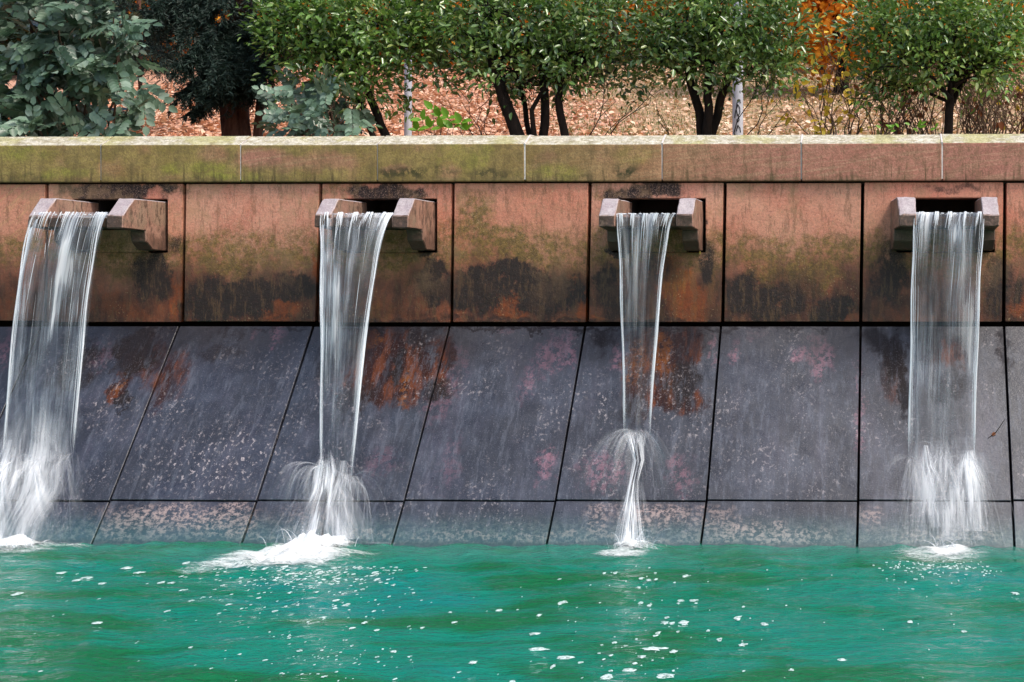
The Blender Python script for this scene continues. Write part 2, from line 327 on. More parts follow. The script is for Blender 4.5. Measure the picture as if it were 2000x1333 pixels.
    clear = n.math('SUBTRACT', 1, n.math('MULTIPLY', n.math('MAXIMUM', ru, dk), .85)); n.put(n.p.inputs['Coat Weight'], n.math('MULTIPLY', clear, n.math('MULTIPLY', n.ramp(x['Z'], 1.3, .8, .10, .45), n.ramp(patch, .38, .6, .35, 1)))); n.p.inputs['Coat Roughness'].default_value = .22; n.p.inputs['Coat IOR'].default_value = 1.6
    n.put(n.p.inputs['Coat Normal'], n.bump(n.noise(30, 4, .6, stretch=(.7, 1, 1)), .25, .005))
    return n.fin(base, n.ramp(mid, .3, .7, .25, .45), n.bump(h, .32, .006), n.math('MULTIPLY', clear, .6))
def plain_stone(name, c1, c2, rough=.7, scale=9, bumpd=.006, spec=.35, dark=None):
    n = NT(name); a = n.noise(scale, 6, .68); f = n.noise(scale * 9, 4, .7)
    base = n.mix(n.ramp(a, .32, .66), c1, c2)
    if dark: base = n.mix(n.ramp(n.noise(scale * .8, 5, .7, vec=n.vm('ADD', n.pos, (3, 1, 4))), .5, .68, 0, .85), base, dark)
    base = n.mix(n.ramp(f, .3, .7, .35, 0), base, tuple(v * .25 for v in c1))
    return n.fin(base, rough, n.bump(n.math('ADD', a, n.math('MULTIPLY', f, .5)), .6, bumpd), spec)
def spout_stone():
    n = NT('spout_stone'); a = n.noise(12, 6, .7); f = n.noise(90, 4, .7); N = n.xyz(n.geo.outputs['Normal'])
    base = n.mix(n.ramp(a, .32, .66), (.44, .25, .18), (.24, .12, .085))
    base = n.mix(n.ramp(n.noise(6, 4, .6), .45, .65, 0, .5), base, (.34, .27, .18))
    up = n.ramp(N['Z'], .3, .6)                          # grey-mauve paints wet sky reflection onto the upper faces
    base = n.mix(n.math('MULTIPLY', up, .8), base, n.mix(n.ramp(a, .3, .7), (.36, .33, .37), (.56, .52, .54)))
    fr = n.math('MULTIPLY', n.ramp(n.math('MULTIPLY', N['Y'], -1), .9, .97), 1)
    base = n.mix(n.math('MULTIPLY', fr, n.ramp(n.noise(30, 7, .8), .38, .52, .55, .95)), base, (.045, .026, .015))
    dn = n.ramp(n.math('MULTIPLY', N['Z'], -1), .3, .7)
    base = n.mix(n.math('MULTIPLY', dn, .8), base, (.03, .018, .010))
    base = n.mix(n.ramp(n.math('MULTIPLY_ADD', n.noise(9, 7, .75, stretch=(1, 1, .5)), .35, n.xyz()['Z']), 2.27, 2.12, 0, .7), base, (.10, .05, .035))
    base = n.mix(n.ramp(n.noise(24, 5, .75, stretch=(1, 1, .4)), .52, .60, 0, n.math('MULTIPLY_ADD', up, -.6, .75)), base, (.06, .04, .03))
    base = n.mix(n.ramp(f, .3, .7, .35, 0), base, (.08, .045, .03))
    return n.fin(base, .5, n.bump(n.math('ADD', a, n.math('MULTIPLY', f, .6)), .6, .007), .5)
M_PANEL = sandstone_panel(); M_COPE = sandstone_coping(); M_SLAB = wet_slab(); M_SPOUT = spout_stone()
M_DARK = plain_stone('shade_dark_core', (.018, .013, .011), (.035, .022, .016), .9)  # near-black colour paints in the shade inside spout mouths and joints
M_LINE = plain_stone('mossy_channel_stone', (.06, .035, .022), (.11, .06, .035), .8, 14, .006, .3, (.012, .010, .008))
M_MORT = plain_stone('pale_mortar', (.60, .54, .50), (.80, .76, .72), .9, 30)
M_PAVE = plain_stone('pool_edge_paving', (.30, .22, .17), (.38, .28, .22), .8, 5)

# ------------------------------------------------------------------ ground and water
GX0, GX1 = -70, 70
def hill_z(x, y):
    z = 2.42 + max(0, y - .5) * .2
    if y > 22: z = 2.42 + 21.5 * .2 + (y - 22) * .16 * math.exp(-(y - 22) / 40) 
    z += (mnoise.noise(Vector((x * .18, y * .18, 3))) * .22 + mnoise.noise(Vector((x * .7, y * .7, 8))) * .05) * min(1, max(0, (y - 1.5) / 5))
    return z
def hillside():
    n = NT('leaf_strewn_soil'); x = n.xyz()
    a = n.noise(1.2, 5, .6); f = n.noise(16, 5, .75); v = n.new('ShaderNodeTexVoronoi'); v.inputs['Scale'].default_value = 21; n.put(v.inputs['Vector'], n.vm('MULTIPLY', n.pos, (1, .7, 1)))
    soil = n.mix(n.ramp(f, .35, .65), (.20, .10, .06), (.36, .22, .14))
    grass = n.mix(f, (.17, .15, .055), (.38, .31, .17))
    gx = n.ramp(n.math('MULTIPLY_ADD', n.math('SUBTRACT', a, .5), 3.5, n.math('MULTIPLY_ADD', x['Y'], .245, x['X'])), -2.6, -1.0)
    base = n.mix(n.math('MULTIPLY', gx, n.ramp(a, .3, .55, .35, .9)), soil, grass)
    lv = n.mix(n.ramp(n.xyz(v.outputs['Color'])['X'], .1, .9), (.60, .28, .18), (.74, .44, .31))
    lm = n.math('MULTIPLY', n.ramp(n.xyz(v.outputs['Color'])['Y'], .35, .4), n.ramp(gx, 0, 1, .95, .45))
    base = n.mix(lm, base, lv)
    return n.fin(base, .9, n.bump(n.math('ADD', f, v.outputs['Distance']), .7, .05), .15)
M_HILL = hillside()
ys = [.45, .7, 1, 1.5] + [2 + .5 * i for i in range(48)] + [27, 29, 32, 36, 42, 50, 65, 90, 140, 260]
xs = [-220, -120, -70, -45, -30] + [-22 + .75 * i for i in range(59)] + [27, 35, 50, 80, 140, 220]
V = [(x, y, hill_z(x, y)) for y in ys for x in xs]; nx = len(xs)
Q = [(j * nx + i, j * nx + i + 1, (j + 1) * nx + i + 1, (j + 1) * nx + i) for j in range(len(ys) - 1) for i in range(nx - 1)]
tag(link('hillside_ground', np_mesh('hillside_ground', V, Q, True), M_HILL), kind='structure')
# the pool
rg = np.random.default_rng(5)
IMPACT = [(-5.25, -1.05), (-3.45, -1.05), (-1.35, -1.05), (.55, -1.05)]
def wave(x, y):
    h = np.zeros_like(x)
    r2 = np.random.default_rng(11)
    for k in range(70):
        lam = .07 * (1.062 ** k) * (1 + .2 * r2.random()); th = math.radians(90 + r2.normal() * 38)
        if lam > .9: break
        am = .0034 * lam ** .8 / .9
        h += am * np.sin((x * math.cos(th) + y * math.sin(th)) * 2 * math.pi / lam + r2.random() * 6.28)
    for (ix, iy) in IMPACT:
        r = np.sqrt((x - ix) ** 2 + (y - iy) ** 2)
        h += .006 * np.exp(-r / .9) * np.sin(r * 2 * math.pi / .16 + np.sin(x * 5) * .8)
    mod = .75 + .35 * np.sin(x * .9 + y * 1.3) * np.sin(y * .8 - x * .4 + 1)
    return h * mod
def water_mat():
    n = NT('green_pool_water'); x = n.xyz()
    a = n.noise(.75, 4, .55, stretch=(.55, 1.4, 1), dist=.6); b = n.noise(2.6, 4, .6, stretch=(.5, 1.5, 1), dist=.5)
    s = n.math('MULTIPLY_ADD', b, .45, n.math('MULTIPLY_ADD', a, .75, n.ramp(x['Y'], -4.5, -1.6, -.035, .06)))
    col = n.mix(n.ramp(s, .52, .66), (.0, .112, .036), (.0, .165, .112))
    col = n.mix(n.ramp(s, .66, .78, 0, .6), col, (.0, .165, .165))
    edge = n.ramp(x['Y'], -1.75, -1.05, 0, 1)
    col = n.mix(n.math('MULTIPLY', edge, n.ramp(a, .35, .6, .25, .7)), col, (.06, .17, .14))
    h = n.math('ADD', n.noise(11, 4, .55, stretch=(.45, 1.3, 1), dist=.4), n.math('MULTIPLY', n.noise(38, 3, .55, stretch=(.5, 1.2, 1)), .42))
    n.p.inputs['IOR'].default_value = 1.33
    return n.fin(col, .03, n.bump(h, 1, .030), .8)
M_WATER = water_mat()
gx = np.concatenate([np.linspace(-60, -8.2, 14), np.linspace(-8, 3.2, 420), np.linspace(3.5, 50, 14)])
gy = np.concatenate([np.linspace(-8.6, -4.6, 40), np.linspace(-4.57, -.6, 190)])
X, Y = np.meshgrid(gx, gy); Z = wave(X, Y)
V = np.stack([X, Y, Z], -1).reshape(-1, 3); nx = len(gx)
jj, ii = np.meshgrid(np.arange(len(gy) - 1), np.arange(nx - 1), indexing='ij'); b0 = (jj * nx + ii).ravel()
Q = np.stack([b0, b0 + 1, b0 + nx + 1, b0 + nx], -1)
tag(link('pool_water', np_mesh('pool_water', V, Q, True), M_WATER), kind='structure')
bm = bmesh.new(); hexa(bm, [(-60, -8.62, -1.2), (50, -8.62, -1.2), (50, -8.62, .12), (-60, -8.62, .12), (-60, -60, -1.2), (50, -60, -1.2), (50, -60, .12), (-60, -60, .12)])
bmesh.ops.recalc_face_normals(bm, faces=bm.faces)
tag(bm_obj('pool_side_pavement', bm, M_PAVE), kind='structure')
bm = bmesh.new(); bmesh.ops.create_grid(bm, x_segments=1, y_segments=1, size=300); bmesh.ops.translate(bm, verts=bm.verts, vec=(0, 0, -1.25))
tag(bm_obj('lower_ground', bm, M_PAVE), kind='structure')

# ------------------------------------------------------------------ the fountain wall
wall = thing('fountain_wall', (at_y(1000, 600, 0).x, 0, 0), 'long red sandstone retaining wall with mossy coping and sloping wet apron above the green pool', 'wall')
rnd = random.Random(3)
PJ = [-180, 91, 360, 626, 885, 1152, 1416, 1685, 1963, 2240]          # panel joints, top
PJ2 = [-190, 88, 356, 618, 882, 1147, 1411, 1681, 1960, 2236]         # bottom
EXT = 4                            # the wall goes on past both sides of the view
def extend(L, a, b): return [L[0] - a * k for k in range(EXT, 0, -1)] + L + [L[-1] + b * k for k in range(1, EXT + 1)]
PJ = extend(PJ, 266, 280); PJ2 = extend(PJ2, 266, 280)
SP = [dict(l=54, r=240, j=1 + EXT), dict(l=614, r=797, j=3 + EXT), dict(l=1169, r=1353, j=5 + EXT), dict(l=1757, r=1952, j=7 + EXT)]
ZH0, ZH1 = 1.895, 2.285
for s in SP:
    s['xl'] = at_y(s['l'], 430, -.54).x; s['xr'] = at_y(s['r'], 430, -.54).x; s['xc'] = (s['xl'] + s['xr']) / 2
zp1 = at_y(1000, 359, 0).z; zp0 = at_y(1000, 629, 0).z
GAP = .012
for i in range(len(PJ) - 1):
    xa, xb = at_y(PJ[i], 362, 0).x + GAP, at_y(PJ[i + 1], 362, 0).x - GAP
    xc, xd = at_y(PJ2[i], 626, 0).x + GAP, at_y(PJ2[i + 1], 626, 0).x - GAP
    z0 = zp0 + rnd.uniform(-.006, .006); yo = rnd.uniform(-.006, .006); z1 = zp1 + rnd.uniform(-.003, .003)
    bm = bmesh.new()
    hole = next((s for s in SP if s['j'] == i), None)
    th = .20
    if hole is None:
        hexa(bm, [(xc, yo, z0), (xd, yo, z0), (xb, yo, z1), (xa, yo, z1), (xc, th, z0), (xd, th, z0), (xb, th, z1), (xa, th, z1)])
        bevel(bm, .005)
    else:
        hl, hr = hole['xl'] - .010, hole['xr'] + .022
        if i in (1 + EXT, 3 + EXT): hl = max(hl, xa + .004)
        O = [(xc, z0), (xd, z0), (xb, z1), (xa, z1)]; H = [(hl, ZH0), (hr, ZH0), (hr, ZH1), (hl, ZH1)]
        vs = {}
        for nm, ring in (('O', O), ('H', H)):
            for k, (x, z) in enumerate(ring):
                vs[nm, k, 0] = bm.verts.new((x, yo, z)); vs[nm, k, 1] = bm.verts.new((x, th, z))
        for k in range(4):
            k2 = (k + 1) % 4
            bm.faces.new([vs['O', k, 0], vs['O', k2, 0], vs['H', k2, 0], vs['H', k, 0]])
            bm.faces.new([vs['O', k, 1], vs['H', k, 1], vs['H', k2, 1], vs['O', k2, 1]])
            bm.faces.new([vs['O', k, 0], vs['O', k, 1], vs['O', k2, 1], vs['O', k2, 0]])
            bm.faces.new([vs['H', k, 0], vs['H', k2, 0], vs['H', k2, 1], vs['H', k, 1]])
        bmesh.ops.recalc_face_normals(bm, faces=bm.faces)
        ed = [e for e in bm.edges if len(e.link_faces) == 2 and e.calc_face_angle() > .5]
        bmesh.ops.bevel(bm, geom=ed, offset=.004, segments=2, affect='EDGES')
    bm_obj('wall_panel', bm, M_PANEL, wall)
CJ = extend([-80, 197, 470, 737, 1025, 1293, 1565, 1840, 2120], 272, 278)
for i in range(len(CJ) - 1):
    xa, xb = at_y(CJ[i], 310, -.03).x + .0035, at_y(CJ[i + 1], 310, -.03).x - .0035
    o = rnd.uniform(-.004, .004); dz = rnd.uniform(-.003, .003)
    prof = [(-.035 + o, 2.405), (-.035 + o, 2.672 + dz), (.13, 2.752 + dz), (.50, 2.77 + dz), (.50, 2.405)]
    bm = bmesh.new(); A = [bm.verts.new((xa, y, z)) for y, z in prof]; B = [bm.verts.new((xb, y, z)) for y, z in prof]
    bm.faces.new(A); bm.faces.new(B[::-1])
    for k in range(5): bm.faces.new([A[k], B[k], B[(k + 1) % 5], A[(k + 1) % 5]])
    bevel(bm, .008)
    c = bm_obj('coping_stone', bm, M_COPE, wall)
    if i < len(CJ) - 2:
        w = .011 if i in (3 + EXT, 4 + EXT, 5 + EXT, 6 + EXT) else .004
        bm = bmesh.new(); pr = [(-.028 + o, 2.42), (-.031 + o, 2.655), (-.037 + o, 2.678), (.13, 2.757 if w > .01 else 2.745), (.49, 2.772), (.49, 2.42)]
        A = [bm.verts.new((xb + .0035 - w / 2, y, z)) for y, z in pr]; B = [bm.verts.new((xb + .0035 + w / 2, y, z)) for y, z in pr]
        bm.faces.new(A); bm.faces.new(B[::-1])
        for k in range(6): bm.faces.new([A[k], B[k], B[(k + 1) % 6], A[(k + 1) % 6]])
        bmesh.ops.recalc_face_normals(bm, faces=bm.faces)
        bm_obj('mortar_joint', bm, M_MORT, wall)
AT = [80, 350, 612, 878, 1143, 1408, 1681, 1961, 2245]; AT = [-192] + AT
AM = [-358, -72, 215, 502, 790, 1085, 1380, 1676, 1977, 2280]
AB = [-412, -112, 180, 472, 766, 1068, 1369, 1674, 1981, 2290]
AT = extend(AT, 268, 280); AM = extend(AM, 288, 302); AB = extend(AB, 294, 308)
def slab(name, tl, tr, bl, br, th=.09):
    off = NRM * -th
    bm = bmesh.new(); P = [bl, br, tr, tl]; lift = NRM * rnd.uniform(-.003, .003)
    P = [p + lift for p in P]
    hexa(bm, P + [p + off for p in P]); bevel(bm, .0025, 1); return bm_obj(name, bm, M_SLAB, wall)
g = Vector((.0075, 0, 0))
for i in range(len(AT) - 1):
    tl, tr = at_apron(AT[i], 638) + g, at_apron(AT[i + 1], 638) - g
    ml, mr = at_apron(AM[i], 976) + g, at_apron(AM[i + 1], 978) - g
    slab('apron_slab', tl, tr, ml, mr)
    ml2, mr2 = ml - UPS * .011, mr - UPS * .011
    bl, br = at_apron(AB[i], 1060) + g, at_apron(AB[i + 1], 1060) - g
    kl = (bl - ml2) * (1 + .55 / (bl - ml2).length); kr = (br - mr2) * (1 + .55 / (br - mr2).length)
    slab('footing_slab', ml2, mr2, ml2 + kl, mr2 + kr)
bm = bmesh.new(); X0, X1 = -60, 50
bx = lambda a, b: hexa(bm, [(X0, a[0], b[0]), (X1, a[0], b[0]), (X1, a[0], b[1]), (X0, a[0], b[1]), (X0, a[1], b[0]), (X1, a[1], b[0]), (X1, a[1], b[1]), (X0, a[1], b[1])])
bx((.42, .9), (-1.2, 2.40))
# wedge below the apron and the strips that close the joints
y0, y1 = apron_y(ZTOP) + .13, apron_y(-1) + .13
v = [bm.verts.new(p) for p in ((X0, y0, ZTOP - .02), (X1, y0, ZTOP - .02), (X1, y1, -1.02), (X0, y1, -1.02), (X0, .42, ZTOP - .02), (X1, .42, ZTOP - .02), (X1, .42, -1.02), (X0, .42, -1.02))]
for f in ((0, 3, 2, 1), (4, 5, 6, 7), (0, 1, 5, 4), (3, 7, 6, 2), (0, 4, 7, 3), (1, 2, 6, 5)): bm.faces.new([v[k] for k in f])
hexa(bm, [(X0, .03, 2.385), (X1, .03, 2.385), (X1, .03, 2.404), (X0, .03, 2.404), (X0, .41, 2.385), (X1, .41, 2.385), (X1, .41, 2.404), (X0, .41, 2.404)])
bmesh.ops.recalc_face_normals(bm, faces=bm.faces)
bm_obj('wall_core', bm, M_DARK, wall)

# ------------------------------------------------------------------ spouts
LAB = ['stone water spout at the left end of the wall, beside the diagonally streaked panel',
       'stone water spout second from the left, with a black arched stain over its mouth',
       'stone water spout with the narrowest, V shaped fall and a brass pin beside it',
       'rightmost stone water spout, its left flank pale and no black stain above']
PROF = [(0.0, 2.264), (.40, 2.264), (.54, 2.142), (.54, 2.058), (.25, 2.050), (.24, 1.975), (.155, 1.91), (.0, 1.905)]
M_CHIN = M_LINE
for k, s in enumerate(SP):
    t = thing('water_spout', (s['xc'], 0, 1.905), LAB[k], 'water spout', 'stone water spouts along the fountain wall')
    cw = .112; rr = random.Random(40 + k)
    for xa in (s['xl'], s['xr'] - cw):
        xb = xa + cw; bm = bmesh.new(); pr = [(y + (rr.uniform(-.008, .008) if 0 < y else .12), z + (rr.uniform(-.006, .006) if y > .01 else 0)) for y, z in [(0, 2.264)] ] if False else [((-.12 if y == 0 else y + rr.uniform(-.006, .006)), z + (rr.uniform(-.005, .005) if y else 0)) for y, z in PROF]
        if k == 3 and xa == s['xl']:      # this block's flank splays toward the wall
            A = [bm.verts.new((xa - (.54 - max(0, y)) * .11, -y, z)) for y, z in pr]
        else: A = [bm.verts.new((xa, -y, z)) for y, z in pr]
        B = [bm.verts.new((xb, -y, z)) for y, z in pr]
        m = len(pr); bm.faces.new(A); bm.faces.new(B[::-1])
        for q in range(m): bm.faces.new([A[q], B[q], B[(q + 1) % m], A[(q + 1) % m]])
        bevel(bm, .006, 1); bmesh.ops.triangulate(bm, faces=[f for f in bm.faces if len(f.verts) > 4]); bmesh.ops.subdivide_edges(bm, edges=[e for e in bm.edges if e.calc_length() > .06], cuts=3, use_grid_fill=True)
        for v in bm.verts: v.co += mnoise.noise_vector(v.co * 16) * .0035 + mnoise.noise_vector(v.co * 45) * .0022
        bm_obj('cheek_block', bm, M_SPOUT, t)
    il, ir = s['xl'] + cw + .002, s['xr'] - cw - .002
    bm = bmesh.new(); hexa(bm, [(il, -.50, 2.062), (ir, -.50, 2.062), (ir, -.50, 2.128), (il, -.50, 2.128), (il, .38, 2.062), (ir, .38, 2.062), (ir, .38, 2.128), (il, .38, 2.128)])
    bevel(bm, .006); bm_obj('basin_floor', bm, M_LINE, t)
    bm = bmesh.new(); hexa(bm, [(il, -.002, 1.897), (ir, -.002, 1.897), (ir, -.002, 2.06), (il, -.002, 2.06), (il, .12, 1.897), (ir, .12, 1.897), (ir, .12, 2.06), (il, .12, 2.06)])
    bevel(bm, .004); bm_obj('back_stone', bm, M_PANEL, t)
    # channel behind the mouth: roof, back, and two sides
    bm = bmesh.new()
    for (a, b, c, d, e, f) in ((il - .002, ir + .002, .125, .40, 2.287, 2.32), (il - .002, ir + .002, .385, .41, 2.062, 2.286), (il - .05, il - .002, .125, .40, 2.062, 2.286), (ir + .002, ir + .05, .125, .40, 2.062, 2.286)):
        hexa(bm, [(a, c, e), (b, c, e), (b, c, f), (a, c, f), (a, d, e), (b, d, e), (b, d, f), (a, d, f)])
    bmesh.ops.recalc_face_normals(bm, faces=bm.faces); bm_obj('channel', bm, M_DARK, t)

# ------------------------------------------------------------------ falling water
def fall_mat(name, lo, hi, s1, s2, rough=.25, tint=(.86, .90, .95), vs=.9):
    n = NT(name); uv = n.new('ShaderNodeAttribute', attribute_name='stream_coords'); u0 = uv.outputs['Vector']
    wv = n.vm('SUBTRACT', n.noise(1, 3, .5, vec=n.vm('MULTIPLY', u0, (7, 2.2, 1)), col=True), (.5, .5, .5)); u = n.vm('MULTIPLY_ADD', wv, (.050, .5, 0), u0)
    de = n.new('ShaderNodeAttribute', attribute_name='cover').outputs['Fac']
    a = n.noise(1, 4, .55, vec=n.vm('MULTIPLY', u, (s1, vs, 1))); b = n.noise(1, 3, .6, vec=n.vm('MULTIPLY', u, (s2, vs * 2.2, 1)))
    c = n.noise(1, 2, .5, vec=n.vm('MULTIPLY', u, (s1 * .35, 1.6, 1)))
    s = n.math('MULTIPLY_ADD', b, .55, n.math('MULTIPLY_ADD', a, .5, n.math('MULTIPLY_ADD', c, .9, -.22)))
    al = n.math('MULTIPLY', n.ramp(s, .58, 1.0, lo, hi), de, clamp=True)
    tint = n.mix(n.ramp(s, .76, .95), tint, (.95, .97, 1.0))
    n.put(n.p.inputs['Alpha'], al)
    n.p.inputs['IOR'].default_value = 1.33
    n.p.inputs['Transmission Weight'].default_value = 0
    return n.fin(tint, rough, n.bump(s, .5, .006), .7)
M_FALL = fall_mat('falling_water', .10, .92, 15, 80, .2, (.50, .55, .62), 1.1)
M_STRAND = fall_mat('bright_water_strand', .30, .8, 90, 260, tint=(.93, .96, 1))
M_SPRAY = fall_mat('spray_veil', .0, .60, 15, 52, .6, (.86, .90, .94), 1.6)
def strip(name, mat, parent, rows, dens, closed=None):
    """rows: list along the flow of lists of points across it; dens(i, j, fi, fj) -> density"""
    nr, nc = len(rows), len(rows[0]); V = [tuple(p) for r in rows for p in r]
    Q = [(i * nc + j, i * nc + j + 1, (i + 1) * nc + j + 1, (i + 1) * nc + j) for i in range(nr - 1) for j in range(nc - 1)]
    me = np_mesh(name, V, Q, True)
    dn = np.zeros(nr * nc, np.float32); fl = np.zeros((nr * nc, 3), np.float32); off = random.Random(name + str(V[0])).random() * 50
    w = (Vector(rows[0][0]) - Vector(rows[0][-1])).length
    ln = 0
    for i in range(nr):
        if i: ln += (Vector(rows[i][nc // 2]) - Vector(rows[i - 1][nc // 2])).length
        for j in range(nc):
            dn[i * nc + j] = dens(i / (nr - 1), j / (nc - 1)); fl[i * nc + j] = (j / (nc - 1) * .5 + off, ln, off)
    a = me.attributes.new('cover', 'FLOAT', 'POINT'); a.data.foreach_set('value', dn)
    b = me.attributes.new('stream_coords', 'FLOAT_VECTOR', 'POINT'); b.data.foreach_set('vector', fl.ravel())
    return link(name, me, mat, parent)
def strands(name, mat, parent, paths):
    """paths: (points, radii, density) thin round threads of water joined into one part"""
    V = []; Q = []; dn = []; fl = []
    for k, (pts, rad, de) in enumerate(paths):
        v, q = tube_np(pts, rad, 5); n = len(V); V += [tuple(p) for p in v]; Q += [tuple(i + n for i in f) for f in q]
        for i in range(len(pts)):
            for c in range(5): dn.append(de(i / (len(pts) - 1))); fl += [k * .37 + c * .002, i * .05, k]
    me = np_mesh(name, V, Q, True)
    a = me.attributes.new('cover', 'FLOAT', 'POINT'); a.data.foreach_set('value', np.array(dn, np.float32))
    b = me.attributes.new('stream_coords', 'FLOAT_VECTOR', 'POINT'); b.data.foreach_set('vector', np.array(fl, np.float32))
    return tag(link(name, me, mat, parent), kind='stuff')
def foam_mat():
    n = NT('white_foam'); de = n.new('ShaderNodeAttribute', attribute_name='cover').outputs['Fac']
    a = n.noise(13, 8, .78, stretch=(.5, 1.4, 1), dist=1.2); b = n.noise(70, 5, .75, stretch=(.7, 1.3, 1))
    s = n.math('MULTIPLY_ADD', b, .3, n.math('MULTIPLY', a, .75))
    al = n.ramp(n.math('MULTIPLY_ADD', s, 1.7, n.math('MULTIPLY', de, .85)), 1.14, 1.85, 0, .97)
    n.put(n.p.inputs['Alpha'], al)
    return n.fin((.88, .92, .93), .6, n.bump(s, .7, .02), .3)
M_FOAM = foam_mat()
def foam(name, parent, ells, h, seed, z=.012):
    """low heap of foam on the water: union of ellipses given in picture coordinates on the water plane"""
    E = []
    for (px, py, rx, ry, d, hh) in ells:
        c = at_z(px, py, 0); e = at_z(px + rx, py, 0); u = at_z(px, py + ry, 0); E.append((c.x, c.y, abs(e.x - c.x), abs(u.y - c.y), d, hh))
    x0 = min(e[0] - e[2] * 1.3 for e in E); x1 = max(e[0] + e[2] * 1.3 for e in E)
    ya = min(e[1] - e[3] * 1.3 for e in E); yb = min(max(e[1] + e[3] * 1.3 for e in E), -.98)
    nxx = max(30, int((x1 - x0) / .02)); nyy = max(24, int((yb - ya) / .02))
    XX, YY = np.meshgrid(np.linspace(x0, x1, nxx), np.linspace(ya, yb, nyy))
    de = np.zeros_like(XX); hz = np.zeros_like(XX)
    for (cx, cy, rx, ry, d, hh) in E:
        r = np.sqrt(((XX - cx) / rx) ** 2 + ((YY - cy) / ry) ** 2); k = np.clip(1.15 - r, 0, 1)
        de = np.maximum(de, d * np.minimum(1, k * 1.5)); hz += hh * k ** 1.5
    nz = np.array([mnoise.fractal(Vector((x * 9, y * 9, seed)), 1, 2, 4) for x, y in zip(XX.ravel(), YY.ravel())]).reshape(XX.shape)
    ZZ = wave(XX, YY) + z * .6 + hz * h * .55 * (1 + 1.3 * nz) + .006 * nz
    V = np.stack([XX, YY, ZZ], -1).reshape(-1, 3)
    jj, ii = np.meshgrid(np.arange(nyy - 1), np.arange(nxx - 1), indexing='ij'); b0 = (jj * nxx + ii).ravel()
    me = np_mesh(name, V, np.stack([b0, b0 + 1, b0 + nxx + 1, b0 + nxx], -1), True)
    a = me.attributes.new('cover', 'FLOAT', 'POINT'); a.data.foreach_set('value', de.ravel().astype(np.float32))
    return link(name, me, M_FOAM, parent)
FALLS = [dict(l=[(70, 415), (6, 900)], r=[(210, 415), (147, 885)], op=.74, teeth=False,
              label='wide sheet of falling water leaning left from the leftmost spout'),
         dict(l=[(627, 416), (628, 925)], r=[(769, 416), (688, 935)], op=.92, teeth=True,
              label='dense falling water from the second spout, ending in a big foam heap'),
         dict(l=[(1203, 418), (1220, 850)], r=[(1318, 418), (1270, 852)], op=.62, teeth=True,
              label='narrow clear waterfall that tapers to a single white jet on the apron'),
         dict(l=[(1787, 415), (1774, 895)], r=[(1926, 415), (1903, 900)], op=.70, teeth=True,
              label='wide veil of falling water at the right, spraying out low on the apron')]
def fall_path(k, u, s, T=-.505):
    f = FALLS[k]; p0 = at_y(f['l'][0][0], f['l'][0][1], T).lerp(at_y(f['r'][0][0], f['r'][0][1], T), u)
    p1 = at_apron(f['l'][1][0], f['l'][1][1], .02).lerp(at_apron(f['r'][1][0], f['r'][1][1], .02), u)
    v0 = .12                        # small downward start
    return Vector((p0.x + (p1.x - p0.x) * s, p0.y + (p1.y - p0.y) * s, p0.z + (p1.z - p0.z) * (v0 * s + (1 - v0) * s * s)))
def on_apron(px, py, off=.015): return at_apron(px, py, off)
